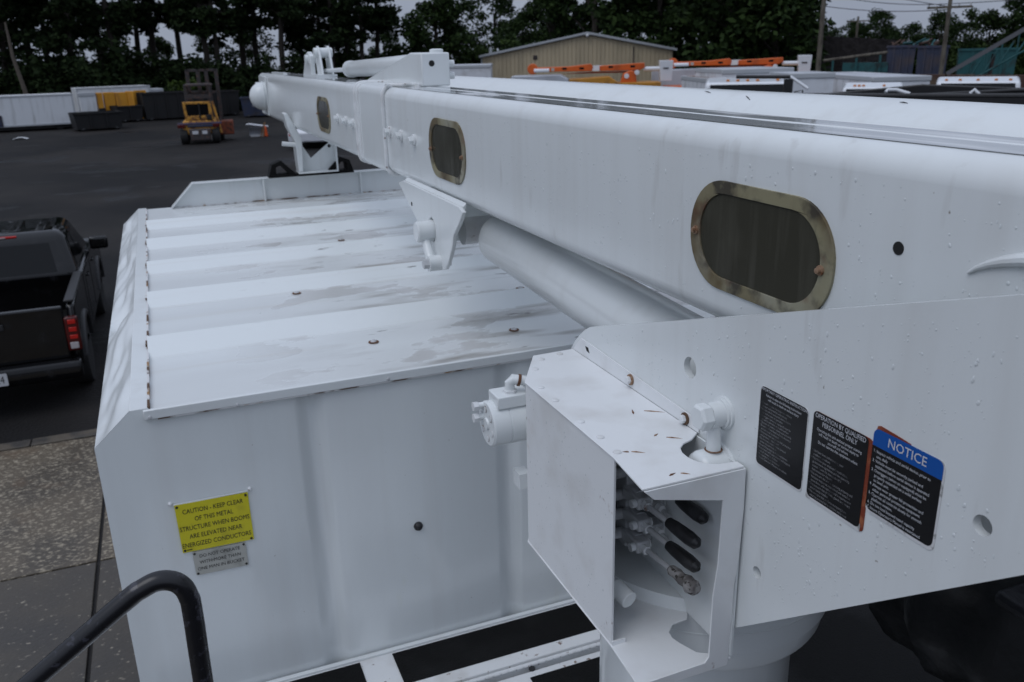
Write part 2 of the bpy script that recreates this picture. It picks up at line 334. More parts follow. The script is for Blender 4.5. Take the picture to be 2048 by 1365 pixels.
while x < 4:
    MB().box(x+.006, x+1.44, 9.92, 10.105, .0, .045).build('kerb_stone', 'kerb', kerb, bevel=.008); x += 1.45

# ------------------------------------------------------------------ the white bucket truck
TR = thing('bucket_truck', 'big white bucket truck with chip box, folded boom and lever control box filling the foreground', 'truck', (1.07, 3.0, 0), world=True)
XL, XR = -.314, 2.455
# chip box walls
prof = [(XL, 2.737), (-.2, 2.737)]
for c in (.352, 1.06, 1.77): prof += [(c-.055+.11*k/8, 2.737+.024*math.sin(math.pi*k/8)**1.5) for k in range(9)]
prof += [(2.34, 2.737), (XR, 2.737)]
def topz(x): return 2.862+(x-XL)/.114*.104 if x <= -.2 else (2.862+(XR-x)/.114*.104 if x >= 2.34 else 2.955)
m = MB(); n = len(prof); m.add([(x, y, 1.2) for x, y in prof]+[(x, y, topz(x)) for x, y in prof], [(i, i+1, n+i+1, n+i) for i in range(n-1)])
m.build('front_wall', 'white_wall', TR, smooth=50)
MB().box(XL, XL+.004, 2.742, 6.86, 1.2, 2.862).build('side_wall', 'white', TR)
MB().box(XR-.004, XR, 2.742, 6.86, 1.2, 2.862).build('side_wall', 'white', TR)
MB().prism([(XL+.006, 1.2), (XL+.006, 2.86), (-.2, 2.955), (2.34, 2.955), (XR-.006, 2.86), (XR-.006, 1.2)], 'y', 6.84, 6.858).build('tail_gate', 'white', TR)
def dent(side):
    def fn(u, v):
        y = 2.739+u*4.12; a = XL+v*.114; z = 2.862+v*.104
        d = .020*noise.noise(Vector((y*2.3, v*1.2+side*9, 1.7)))+.010*noise.noise(Vector((y*6.5-v*3, v*3, 5.2)))
        d -= .03*math.exp(-((y-4.05-v*.25)/.10)**2)*(1-v)
        d *= (math.sin(math.pi*v)**.5*1.2 if 0 < v < 1 else 0)*min(1, u*30, (1-u)*30)
        a -= d*.67; z += d*.74
        return (a if side == 0 else XL+XR-a, y, z)
    return fn
for s in (0, 1): MB().grid(dent(s), 110, 10).build('roof_chamfer', 'white', TR, smooth=60)
for xs in ((-.2, -.142), (2.283, 2.34)): MB().box(xs[0], xs[1], 2.739, 6.86, 2.95, 2.969).build('roof_edge_strip', 'white', TR, bevel=.003)
cr = [2.739, 3.422, 4.138, 4.813, 5.463, 6.119, 6.86]
for i in range(6):
    a, b = cr[i]+(.004 if i else 0), cr[i+1]; last = i == 5
    pr = [(a, 2.958), (b-.160, 2.957), (b-.156, 2.9585), (b-.006, 2.999), (b, 3.000)] if not last else [(a, 2.958), (b, 2.96)]
    sag = lambda x, y: .0018*noise.noise(Vector((x*1.3, y*2, 3)))
    xs = [-.1415+(2.283+.1415)*k/24 for k in range(25)]; ys = []
    for (y0, z0), (y1, z1) in zip(pr, pr[1:]):
        st = 8 if y1-y0 > .3 else 1
        ys += [(y0+(y1-y0)*k/st, z0+(z1-z0)*k/st) for k in range(st)]
    ys.append(pr[-1]); mm = MB(); nx = len(xs)
    vs_ = [(x, y, z+(sag(x, y) if z < 2.961 else 0)) for y, z in ys for x in xs]
    if not last: vs_ += [(x, b+.003, 2.95) for x in xs]
    ny = len(vs_)//nx
    mm.add(vs_, [(j*nx+k, j*nx+k+1, (j+1)*nx+k+1, (j+1)*nx+k) for j in range(ny-1) for k in range(nx-1)])
    mm.build('roof_panel', 'white_roof', TR, smooth=6)
mm = MB(); mm.box(-.146, -.139, 2.74, 6.8, 2.955, 2.9715)
for c in cr[1:-1]: mm.box(-.15, -.128, c-.035, c-.02, 2.955, 2.977); mm.box(-.150, -.143, c-.02, c+.08, 2.955, 2.973)
mm.build('roof_seam', 'seam_rust', TR)
MB().box(-.16, 2.30, 2.722, 2.7365, 2.934, 2.966).build('roof_lip', 'white', TR, bevel=.003)
mm = MB(); mm.box(-.12, 2.28, 2.7235, 2.736, 2.9305, 2.9345); mm.build('lip_shadow_strip', 'seam_rust', TR)  # mottled dark strip standing in for the shadow gap under the lip
for x, y in ((.658, 3.09), (1.197, 2.992), (1.077, 3.517), (1.46, 3.56), (.50, 3.95), (.93, 5.05)):
    o = MB().lathe([(.012, 0), (.012, .004), (.007, .008), (0.001, .009)], (x, y, 2.9605), n=14).build('roof_bolt', 'grey_metal', TR)
    MB().lathe([(.02, 0), (.02, .0022), (.001, .0022)], (x, y, 2.96), n=16).build('stain_ring', 'rust', o)
for x, z in ((-.142, 2.942), (.121, 2.937), (.62, 2.944), (1.3, 2.944)): MB().lathe([(.006, 0), (.006, -.003), (.003, -.005), (.001, -.005)], (x, 2.722, z), 'y', 12).build('lip_screw', 'grey_metal', TR)
o = MB().lathe([(.017, 0), (.017, -.006), (.013, -.014), (.006, -.018), (.001, -.018)], (.695, 2.737, 2.344), 'y', 20).build('rubber_stopper', 'grip_black', TR)
# box signs
def plate_sign(name, x0, x1, z0, z1, mt, skew=0.):
    o = MB().prism([(x0+skew, z0), (x1+skew*.2, z0-.004), (x1, z1-.004), (x0, z1)], 'y', 2.7345, 2.730).build(name, mt, TR, bevel=.0008); return o
ys_ = plate_sign('caution_sign', -.116, .116, 2.441, 2.621, 'yellow_sign', .003)
MB().box(-.118, .117, 2.7305, 2.7345, 2.6195, 2.6235).build('sign_edge', 'white', ys_)
lettering('lettering', ['CAUTION - KEEP CLEAR', 'OF THIS METAL', 'STRUCTURE WHEN BOOMS', 'ARE ELEVATED NEAR', 'ENERGIZED CONDUCTORS'], 'ink', ys_, (.001, 2.7292, 2.583), (1, 0, .0), (.015, 0, 1), .0238, 'CENTER', .745, 1.52)
MB().box(-.099, -.082, 2.7290, 2.7296, 2.4480, 2.4505).build('fine_print', 'ink', ys_)
for x, z in ((-.109, 2.612), (.108, 2.609), (.108, 2.444), (-.105, 2.449)): MB().lathe([(.0042, 0), (.0042, -.002), (.001, -.003)], (x, 2.730, z), 'y', 12).build('rivet', 'ink', ys_)
ws = plate_sign('capacity_sign', -.084, .087, 2.347, 2.436, 'cream_sign', .002)
lettering('lettering', ['DO NOT OPERATE', 'WITH MORE THAN', 'ONE MAN IN BUCKET'], 'ink_faded', ws, (.001, 2.7292, 2.412), (1, 0, 0), (.015, 0, 1), .0175, 'CENTER', .88, 1.58)
for x, z in ((-.078, 2.430), (.080, 2.427), (.081, 2.351), (-.076, 2.353)): MB().lathe([(.0045, 0), (.0045, -.002), (.001, -.003)], (x, 2.730, z), 'y', 4).build('rivet', 'ink', ws)
for x, z in ((-.127, 2.627), (.124, 2.626)): MB().lathe([(.007, 0), (.007, -.003), (.004, -.009), (.001, -.01)], (x, 2.737, z), 'y', 10).build('sign_bolt', 'white_chip', TR)
# rear cross beam with stiffeners, boom rest
bm_ = MB().prism([(.037, 2.966), (.195, 3.128), (1.945, 3.128), (2.103, 2.966)], 'y', 6.815, 6.827).build('rear_beam', 'white', TR)
MB().prism([(.030, 2.967), (.192, 3.134), (1.948, 3.134), (2.11, 2.967), (2.10, 2.967), (1.943, 3.127), (.197, 3.127), (.04, 2.967)], 'y', 6.775, 6.865).build('beam_flange', 'white', bm_, bevel=.002)
for x in (.701, 1.445): MB().box(x-.006, x+.006, 6.778, 6.8145, 2.962, 3.126).build('stiffener', 'white', bm_)
MB().box(.06, 2.08, 6.80, 6.8145, 2.960, 2.9665).build('weld_bead', 'seam_rust', bm_)
rest = MB().prism([(.994, 3.391), (1.07, 3.262), (1.254, 3.40), (1.254, 3.165), (.985, 3.165)], 'y', 6.765, 6.775).build('boom_rest', 'white', TR)
MB().prism([(.893, 3.60), (.915, 3.605), (.945, 3.545), (1.0, 3.43), (1.006, 3.40), (.992, 3.17), (.962, 3.17), (.955, 3.40), (.91, 3.50)], 'y', 6.70, 6.85).build('rest_arm', 'white', rest, bevel=.004)
MB().box(1.250, 1.262, 6.70, 6.85, 3.165, 3.43).build('rest_arm', 'white', rest, bevel=.003)
MB().box(.96, 1.262, 6.70, 6.85, 3.155, 3.167).build('rest_base', 'white', rest, bevel=.003)
MB().cyl((.86, 6.72, 3.385), (.97, 6.72, 3.37), .017, n=12).build('latch_bolt', 'white', rest)
MB().lathe([(.012, 0), (.012, -.003), (.001, -.003)], (1.215, 6.765, 3.345), 'y', 14).build('bolt_hole', 'gap', rest)
for x0, s in ((.738, 1), (1.385, -1)):
    q = lambda a: x0+s*a
    MB().prism([(q(0), 3.137), (q(.03), 3.235), (q(.10), 3.262), (q(.225), 3.137)], 'y', 6.72, 6.84, holes=[[(q(.055), 3.16), (q(.06), 3.215), (q(.095), 3.225), (q(.15), 3.16)]]).build('rest_foot', 'rubber_mat', rest, bevel=.003)
MB().box(.96, 1.27, 6.72, 6.84, 3.1365, 3.154).build('rest_pad', 'rubber_mat', rest)

# lower boom
B0, B1, ZB, ZT = .955, 1.215, 3.487, 3.862
bprof = rrect(B0, B1, ZB, ZT, .044, 8)
LB = MB().prism(bprof, 'y', -.35, 8.62).build('lower_boom', 'white_drops', TR, smooth=50)
MB().grid(lambda u, v: (.998+u*.175, .1+v*3.72, ZT+.0012), 1, 1).build('wet_top', 'white_wet', LB, smooth=0)
MB().grid(lambda u, v: (.995+u*.185, 4.85+v*3.7, ZT+.0012), 1, 1).build('wet_top', 'white_wet', LB, smooth=0)
pth = [(1.092+.004*noise.noise(Vector((y*3, 0, 0))), y, ZT-.002) for y in [i*.06 for i in range(-3, 62)]]
MB().tube(pth, [.0042+.0018*abs(noise.noise(Vector((i*.9, 3, 1)))) for i in range(len(pth))], 8).build('weld_bead', 'white', LB)
def window(y0, y1, z0, z1, scr):
    fr = MB().prism(rrect(y0, y1, z0, z1, .098, 10), 'x', B0-.005, B0+.004, holes=[rrect(y0+.030, y1-.030, z0+.023, z1-.023, .078, 10)]).build('window_frame', 'win_frame', LB, bevel=.0015)
    MB().prism(rrect(y0+.0302, y1-.0302, z0+.0232, z1-.0232, .0778, 10), 'x', B0-.002, B0+.003).build('window_pane', 'win_glass', LB)
    for y, z in scr:
        MB().lathe([(.0085, 0), (.0085, -.003), (.005, -.0035), (.005, -.009), (.001, -.010)], (B0-.005, y, z), 'x', 10).build('window_screw', 'copper_rust', LB)
window(1.027, 1.425, 3.562, 3.766, ((1.406, 3.662), (1.054, 3.658)))
window(2.784, 3.197, 3.562, 3.777, ((3.17, 3.66), (2.81, 3.662)))
window(5.186, 5.603, 3.559, 3.766, ((5.58, 3.66), (5.21, 3.665)))
cp = rrect(B0-.007, B1+.007, ZB-.007, ZT+.007, .04, 8)
col_ = MB().prism(cp, 'y', 3.875, 4.43).build('boom_collar', 'white', TR, smooth=50)
def ring(y, r, off, sd, m_, nm):
    pp = rrect(B0-off, B1+off, ZB-off, ZT+off, .042, 10); o2 = []
    for i, (a, c) in enumerate(pp):
        b, d = pp[(i+1) % len(pp)]; k = max(1, int(math.hypot(b-a, d-c)/.02)); o2 += [(a+(b-a)*j/k, c+(d-c)*j/k) for j in range(k)]
    MB().tube([(a, y+.006*noise.noise(Vector((a*20, c*20, sd))), c) for a, c in o2], [r*(1+.35*noise.noise(Vector((a*40, c*40, sd+4)))) for a, c in o2], 8, closed=True).build(nm, m_, col_)
ring(3.868, .010, .006, 1, 'white_chip', 'weld_bead'); ring(4.438, .010, .006, 5, 'white_chip', 'weld_bead'); ring(4.47, .006, .003, 8, 'seam_rust', 'weld_bead'); ring(4.36, .005, .008, 12, 'white_chip', 'weld_bead')
def bolt(parent, x, y, z, r, h, name='bolt', m_='white', wm='white_chip', ax='x', sgn=-1):
    c = (x, y, z); o = MB().lathe([(r*1.45, 0), (r*1.45, sgn*h*.3), (r*1.2, sgn*h*.35), (.001, sgn*h*.35)], c, ax, 20).build(name, wm, parent)
    MB().lathe([(r, sgn*h*.33), (r, sgn*h*.9), (r*.8, sgn*h), (.001, sgn*h)], c, ax, 6).build('bolt_head', m_, parent if parent.parent else o); return o
for y, z in ((4.961, 3.667), (4.744, 3.667), (4.570, 3.665), (3.80, 3.677), (3.609, 3.674), (3.411, 3.671)): bolt(LB, B0, y, z, .0165, .026)
MB().lathe([(.0098, 0), (.0098, -.001), (.001, -.001)], (B0, .908, 3.722), 'x', 20).build('bolt_hole', 'gap', LB)
MB().tube([(B0-.002, .60+.20*math.cos(a), 3.690+.068*math.sin(a)) for a in [R(20+140*i/16) for i in range(17)]], [.002+.007*min(1, i/4, (16-i)/4) for i in range(17)], 10).build('lifting_lug', 'white', LB)
# boom tip: pin dome, end plate
o = MB().lathe([(.120, 0)]+[(.120*math.cos(R(a)), -.03-.115*math.sin(R(a))) for a in range(0, 86, 9)]+[(.001, -.146)], (B0, 8.18, 3.672), 'x', 32).build('tip_dome', 'white', LB)
MB().tube([(B0-.03, 8.18+.12*math.cos(a), 3.672+.12*math.sin(a)) for a in [2*math.pi*i/28 for i in range(28)]], .007, 8, closed=True).build('dome_rim', 'white', LB)
MB().cyl((B0-.03, 8.66, 3.66), (B0+.2, 8.66, 3.66), .12, n=24).build('tip_roller', 'white', LB)
MB().box(B0-.012, B0, 8.05, 8.52, 3.51, 3.84).build('tip_plate', 'white', LB, bevel=.004)
# cylinder bracket under the boom
def bracket(x0, x1, flip):
    pl = [(3.60, 3.483), (3.52, 3.500), (2.80, 3.500), (2.755, 3.485), (2.80, 3.44), (2.87, 3.385), (2.885, 3.345), (2.945, 3.27), (2.985, 3.236), (3.05, 3.222), (3.12, 3.232), (3.20, 3.30)]
    b = MB().prism(pl, 'x', x0, x1, holes=[circ((3.13, 3.362), .046, 18)]).build('cylinder_bracket', 'white', TR, bevel=.003); return b
br = bracket(.925, .940, 0); bracket(1.232, 1.247, 1)
MB().prism([(.925, 3.482), (.955, 3.510), (.955, 3.487), (.940, 3.470)], 'y', 2.80, 3.55).build('bracket_fillet', 'white', br, bevel=.003)
MB().lathe([(.0085, 0), (.0085, -.001), (.001, -.001)], (.925, 3.40, 3.42), 'x', 14).build('bolt_hole', 'gap', br)
MB().box(.945, 1.23, 3.30, 3.31, 3.27, 3.486).build('bracket_web', 'white', br)
pin = MB().lathe([(.041, .06), (.041, -.02), (.040, -.058), (.035, -.063), (.001, -.063)], (.925, 3.135, 3.357), 'x', 28).build('bracket_pin', 'white', TR)
MB().cyl((.895, 3.125, 3.33), (.895, 3.065, 3.262), .017, .019, 14).build('keeper_arm', 'white', pin)
MB().lathe([(.030, .03), (.030, -.032), (.001, -.032)], (.912, 3.05, 3.25), 'x', 22).build('keeper_boss', 'white', pin)
MB().lathe([(.019, -.032), (.019, -.052), (.001, -.052)], (.912, 3.05, 3.25), 'x', 6).build('bolt_head', 'grey_metal', pin)
MB().lathe([(.017, .03), (.017, .055), (.001, .056)], (.912, 3.05, 3.25), 'x', 6).build('bolt_nut', 'grey_metal', pin)
lc = MB().tube([(1.085, 2.84, 3.373), (1.085, 2.80, 3.372), (1.085, 1.2, 3.30)], [.07, .091, .091], 40).build('lift_cylinder', 'white', TR)
MB().lathe([(.05, -.09), (.05, .09)], (1.085, 2.98, 3.375), 'x', 20).build('cylinder_eye', 'white_chip', lc)
MB().cyl((1.085, 2.84, 3.373), (1.085, 3.0, 3.376), .035, n=16).build('cylinder_rod', 'grey_metal', lc)
# upper boom lying beside and over the lower one
UB = MB().tube([(1.85, -.6, 3.637), (1.85, 5.95, 3.637)], .22, 64).build('upper_boom', 'white', TR, smooth=50)
MB().lathe([(.23, 0), (.23, .25), (.20, .27), (.001, .27)], (1.85, 5.94, 3.637), 'y', 40).build('boom_end_ferrule', 'white', UB)
for (th, y, a, l) in ((15, 2.62, .9, .035), (22, 2.36, .6, .045), (14, 1.75, 1.1, .018)):
    x, z = 1.85-.22*math.sin(R(th)), 3.637+.22*math.cos(R(th))
    MB().tube([(x-l*.3*math.cos(a), y-l*math.sin(a), z-.3*l*math.cos(a)*math.tan(R(th))+.001), (x, y, z+.002), (x+l*.3*math.cos(a), y+l*math.sin(a), z+.3*l*math.cos(a)*math.tan(R(th))+.001)], [.0006, .0016, .0006], 5).build('twig', 'gap', UB)
for y in (.4, 3.3): MB().box(1.27, 1.64, y-.06, y+.06, 3.52, 3.60).build('boom_saddle', 'white', UB)
# ramp bracket, boom-top cylinder and link at the boom tip
wd = MB().prism([(3.75, 3.863), (3.75, 4.002), (3.93, 4.004), (4.05, 3.985), (4.80, 3.875), (4.80, 3.863)], 'x', 1.10, 1.228).build('ramp_bracket', 'white', TR, bevel=.008)
MB().box(1.094, 1.10, 3.78, 4.72, 3.862, 3.874).build('weld_bead', 'white_chip', wd)
MB().lathe([(.013, 0), (.013, -.001), (.001, -.001)], (1.146, 3.75, 3.958), 'y', 16).build('bolt_hole', 'gap', wd)
MB().lathe([(.03, 0), (.03, .012), (.02, .016), (.001, .016)], (1.185, 3.80, 4.002), n=20).build('cap_nut', 'white', wd)
MB().prism([(1.12, 0), (1.145, 0), (1.145, .02), (1.12, .02)], 'y', 4.25, 4.5).build('slot', 'gap', wd).location = (0, 0, 3.923)
for z in (3.955, 3.905): MB().lathe([(.016, 0), (.016, .03), (.001, .032)], (1.228, 3.79, z), 'x', 10).build('side_bolt', 'white', wd)
MB().tube([(.962+.14*t, 3.85+.02*math.sin(t*9), ZT+.009) for t in [i/10 for i in range(11)]], .007, 8).build('weld_bead', 'white_chip', wd)
tc_ = MB().tube([(1.163, 5.50, 3.918), (1.163, 5.44, 3.920), (1.163, 4.1, 3.952)], [.036, .046, .046], 24).build('knuckle_cylinder', 'white', TR)
MB().lathe([(.05, 0), (.05, .06), (.035, .08), (.001, .08)], (1.163, 5.46, 3.919), 'y', 24).build('cylinder_gland', 'white', tc_)
MB().cyl((1.163, 5.5, 3.917), (1.163, 6.35, 3.90), .014, n=12).build('cylinder_rod', 'white', tc_)
lk = MB()
lk.prism([(6.22, 3.86), (6.30, 4.05), (6.36, 4.065), (6.42, 4.05), (6.44, 3.98), (6.40, 3.86)], 'x', 1.115, 1.13)
lk.prism([(6.22, 3.86), (6.30, 4.05), (6.36, 4.065), (6.42, 4.05), (6.44, 3.98), (6.40, 3.86)], 'x', 1.185, 1.20)
lk = lk.build('knuckle_link', 'white', TR, bevel=.004)
MB().cyl((1.09, 6.34, 4.02), (1.215, 6.34, 4.02), .033, n=18).build('link_roller', 'white', lk)
MB().prism([(6.45, 3.862), (6.45, 4.0), (6.55, 4.03), (6.66, 4.0), (6.82, 3.862)], 'x', 1.08, 1.112).build('link_lug', 'white', lk, bevel=.004)
MB().cyl((1.06, 6.55, 3.98), (1.16, 6.55, 3.98), .03, n=16).build('link_pin', 'white', lk)
MB().box(1.07, 1.21, 6.18, 6.52, 3.863, 3.878).build('link_base', 'white', lk)
MB().box(1.0, 1.03, 7.3, 8.0, 3.863, 3.878).build('top_rail', 'white', LB)

# turret: two slanted cheek plates on a round pedestal
tl = [(1.719, 3.382), (1.745, 3.368), (1.775, 3.345), (1.80, 3.322), (1.827, 3.290), (1.845, 3.25), (1.85, 3.18), (1.85, 2.93), (1.128, 2.949), (.59, 3.398), (.1, 3.70), (-.1, 3.95), (.2, 3.88), (.651, 3.727)]
hl = [circ((1.301, 3.421), .021, 20), circ((.653, 3.430), .014, 18), circ((1.064, 3.112), .0115, 16)]
TP = MB().prism(tl, 'x', .880, .894, holes=hl).build('turret_plate', 'white_drops', TR)
MB().prism(tl, 'x', 1.276, 1.290).build('turret_plate', 'white', TR, bevel=.0015)
MB().box(.896, 1.274, 1.80, 1.815, 2.93, 3.15).build('turret_web', 'white', TR)
ped = MB().lathe([(.23, 1.85), (.23, 2.70), (.24, 2.735), (.285, 2.745), (.290, 2.755), (.290, 2.79), (.302, 2.80), (.302, 2.90), (.295, 2.925), (.12, 2.93), (.001, 2.93)], (1.06, 1.50, 0), n=72).build('pedestal', 'white', TR, smooth=30)
MB().lathe([(.303, 2.846), (.3035, 2.848), (.303, 2.850)], (1.06, 1.50, 0), n=72).build('ring_seam', 'white', ped)
MB().lathe([(.075, 0), (.075, -.02), (.001, -.02)], (1.07, 1.273, 2.55), 'y', 24).build('pedestal_port', 'gap', ped)
# pivot pins on the plate
up_ = MB().lathe([(.031, 0), (.031, -.005), (.028, -.006), (.028, -.010), (.024, -.011), (.024, -.036), (.001, -.036)], (.880, 1.186, 3.373), 'x', 32).build('upper_pin', 'white', TR)
MB().lathe([(.0255, -.036), (.0255, -.054), (.021, -.059), (.001, -.059)], (.880, 1.186, 3.373), 'x', 6).build('bolt_head', 'white', up_, bevel=.001)
MB().cyl((.857, 1.184, 3.36), (.857, 1.180, 3.28), .0125, .0145, 20).build('pin_link', 'white', up_)
MB().tube([(.857+.0150*math.cos(a), 1.181+.0150*math.sin(a), 3.307) for a in [2*math.pi*i/20 for i in range(20)]], .0016, 6, closed=True).build('rust_ring', 'rust', up_)
lp_ = MB().lathe([(.043, 0), (.043, -.005), (.038, -.007), (.038, -.046), (.034, -.055), (.026, -.060), (.001, -.062)], (.880, 1.182, 3.268), 'x', 36).build('lower_pin', 'white', TR)

# operating decals on the plate
def decal(name, y0, y1, z0, z1, back, m_='decal_black', r=.008):
    """y0 > y1: the plate is read from its -x side, so text runs towards -y."""
    o = MB().prism(rrect(y1, y0, z0, z1, r, 4), 'x', .8795, .8785).build(name, m_, TR, smooth=0)
    bk = MB(); bk.prism(rrect(y1-back[0], y0+back[1], z0-back[2], z1+back[3], r, 4), 'x', .8799, .8789); bk.build('decal_border', back[4], o, smooth=0); return o
U, Vv = (0, -1, 0), (0, 0, 1)
d1 = decal('instruction_decal', 1.088, .973, 3.320, 3.462, (.001, .002, .003, .0, 'decal_white'))
lettering('lettering', ['IMPORTANT OPERATING INSTRUCTIONS'], 'ink_white', d1, (.8784, 1.087, 3.4555), U, Vv, .0072, 'LEFT', .86)
lettering('lettering', ['Failure to obey the following instructions', 'will result in death or serious injury'], 'ink_white', d1, (.8784, 1.030, 3.4475), U, Vv, .0062, 'CENTER', .84)
T1 = ['\u2022 Do not operate this equipment without', '   proper authorization and training', '\u2022 Inspect vehicle and aerial device before', '   use and at start of operation', '\u2022 Outriggers (when so equipped) must be', '   properly extended on a solid surface', '\u2022 Operate all controls slowly and smoothly', '\u2022 Be aware of overhead and side clearance', '   and electrical conductors', '\u2022 Personnel must use proper fall protection', '   and protective equipment', '\u2022 Do not make repairs while elevated', '   unless trained to do so', '\u2022 Know lifting capacity of this equipment', '\u2022 Keep boom with nearest wire and support', '   out of contact at all times', '\u2022 An operator must be trained', '   Insure Operator\'s Manual is on vehicle']
lettering('lettering', T1, 'ink_grey', d1, (.8784, 1.084, 3.4325), U, Vv, .0053, 'LEFT', .86, 1.29)
d2 = decal('personnel_decal', .960, .846, 3.321, 3.467, (.008, .0, .004, .0, 'decal_red'))
MB().prism(rrect(.844, .962, 3.316, 3.33, .003, 3), 'x', .8798, .87885).build('decal_border', 'decal_white', d2, smooth=0)
lettering('lettering', ['OPERATION BY QUALIFIED', 'PERSONNEL ONLY'], 'ink_white', d2, (.8784, .903, 3.4575), U, Vv, .0108, 'CENTER', .80, 1.12)
lettering('lettering', ['Operating this unit without proper training', 'will result in death or serious injury to', 'yourself and others', 'Do not operate this equipment unless:'], 'ink_white', d2, (.8784, .903, 3.4375), U, Vv, .0067, 'CENTER', .80, 1.18)
T2 = ['\u2022 You have been authorized by your', '   employer or others', '\u2022 You follow your employer\'s work rules,', '   government regulations and the operating', '   manual. Learn the manufacturer\'s', '   instructions for this unit', '\u2022 You are sure the unit is operating properly and', '   has been inspected, maintained and tested in', '   accordance with manufacturer\'s requirements', '\u2022 You are sure that all labels, guards and covers', '   are properly installed', '\u2022 You are sure that platform occupant(s) are', '   wearing personal fall protection equipment']
lettering('lettering', T2, 'ink_grey', d2, (.8784, .956, 3.4010), U, Vv, .0058, 'LEFT', .80, 1.28)
d3 = decal('notice_decal', .838, .719, 3.360, 3.487, (.003, .001, .005, .0, 'decal_white'), r=.010)
MB().prism(rrect(.7185, .8385, 3.461, 3.4875, .010, 4)[:10]+[(.7185, 3.461), (.8385, 3.461)], 'x', .8787, .8783).build('notice_header', 'decal_blue', d3, smooth=0)
MB().prism([(.77, 3.482), (.836, 3.482), (.833, 3.4915), (.828, 3.493), (.80, 3.491), (.775, 3.4885)], 'x', .8799, .8789).build('decal_remnant', 'decal_red', d3, smooth=0)
lettering('lettering', ['NOTICE'], 'ink_white', d3, (.8782, .778, 3.4685), U, Vv, .0195, 'CENTER', .95)
T3 = ['1. Inspect vehicle and aerial device, prior to', '    use, daily', '2. Vehicle must be securely parked and', '    stabilized before aerial device is operated', '3. Outriggers (when so equipped) must be', '    properly extended on a solid surface', '    to level unit.', '4. Always wear proper fall protection and', '    other personal protective equipment', '5. Operate all controls slowly for smooth', '    platform motion.', '6. Do not load beyond rated capacity', '7. Insure Operator\'s Manual is maintained', '    on vehicle for reference.']
lettering('lettering', T3, 'ink_white', d3, (.8784, .835, 3.4520), U, Vv, .0066, 'LEFT', .86, 1.30)

# control box
CB = MB().prism([(1.2345, 2.899), (1.2345, 3.2985), (1.645, 3.2985), (1.645, 2.899)], 'x', .683, .687).build('control_box', 'white_box', TR)
MB().prism([(.683, 1.6452), (.687, 1.6452), (.772, 1.793), (.769, 1.797)], 'z', 2.899, 3.2985).build('rear_panel', 'white_box', CB)
MB().box(.772, .876, 1.79, 1.794, 2.899, 3.2985).build('rear_panel', 'white_box', CB)
top = [(.681, 1.2335), (.681, 1.646), (.768, 1.799), (.8765, 1.803), (.8765, 1.262), (.850, 1.241), (.826, 1.232), (.811, 1.218), (.804, 1.200), (.803, 1.180), (.808, 1.160), (.820, 1.144), (.838, 1.135), (.8725, 1.131), (.8725, 1.110), (.668, 1.110)]
MB().prism(top, 'z', 3.2988, 3.3028).build('top_panel', 'white_box', CB, bevel=.001)
MB().prism([(1.803, 3.303), (1.78, 3.325), (1.76, 3.343), (1.70, 3.3425), (1.275, 3.328), (1.262, 3.32), (1.258, 3.303)], 'x', .8762, .8795).build('mounting_flange', 'white_box', CB, bevel=.0008)
MB().prism([(1.72, 3.331), (1.735, 3.331), (1.728, 3.321), (1.713, 3.319)], 'x', .8758, .8763).build('flange_slot', 'gap', CB)
for y, z, mm_ in ((1.516, 3.322, 'rust'), (1.302, 3.316, 'white_chip')): bolt(CB, .8760, y, z, .0085, .012, 'flange_bolt', 'white_chip', 'copper_rust' if mm_ == 'rust' else 'seam_rust')
bot = [(.681, 1.2335), (.681, 1.646), (.768, 1.797), (.876, 1.797), (.876, 1.262), (.861, 1.243), (.826, 1.241), (.806, 1.222), (.803, 1.205), (.808, 1.185), (.822, 1.150), (.845, 1.135), (.8725, 1.132), (.8725, 1.110), (.672, 1.110)]
MB().prism(bot, 'z', 2.8945, 2.8985).build('bottom_panel', 'white_box', CB, bevel=.001)
fr = [(.670, 3.2985), (.8745, 3.2985), (.876, 3.22), (.873, 3.12), (.866, 3.06), (.864, 2.9), (.862, 2.887), (.670, 2.886), (.672, 2.905), (.812, 2.908), (.820, 2.918), (.821, 3.05), (.828, 3.12), (.830, 3.246), (.690, 3.279)]
MB().prism(fr, 'y', 1.107, 1.1105).build('front_flange', 'white_box', CB, bevel=.0008)
MB().box(.683, .712, 1.2302, 1.2342, 2.8987, 2.9075).build('corner_tab', 'white_box', CB)
MB().box(.8725, .8765, 1.1115, 1.785, 2.90, 3.2975).build('inner_wall', 'white', CB)
for x, y in ((.700, 1.60), (.735, 1.71), (.775, 1.765), (.83, 1.78), (.698, 1.52), (.698, 1.40), (.699, 1.32), (.697, 1.25)):
    MB().lathe([(.008, 0), (.008, .0015), (.0055, .003), (.001, .0035)], (x, y, 3.3028), n=14).build('pop_rivet', 'white_chip', CB)
for x, y, l, a in ((.815, 1.40, .022, 1.2), (.80, 1.285, .014, .5), (.712, 1.245, .012, 2.6), (.742, 1.135, .016, .3)):
    MB().tube([(x+l*(t-.5)*math.cos(a), y+l*(t-.5)*math.sin(a), 3.3029) for t in (0, .3, .6, 1)], [.0008, .0024, .0016, .0004], 6).build('rust_mark', 'rust', CB)
for x, y, l in ((.838, 1.395, .05), (.812, 1.268, .035), (.722, 1.242, .03), (.757, 1.133, .02)):
    MB().tube([(x+l*t*.7, y-l*t*.5, 3.3026) for t in (0, .3, .7, 1)], [.0012, .0022, .0014, .0003], 6).build('rust_streak', 'copper_rust', CB)
MB().tube([(.6825, 1.24+i*.02, 3.3005) for i in range(21)], .0016, 6).build('rust_edge', 'seam_rust', CB)
MB().box(.694, .722, 1.72, 1.76, 2.995, 3.035).build('side_tab', 'white', CB)
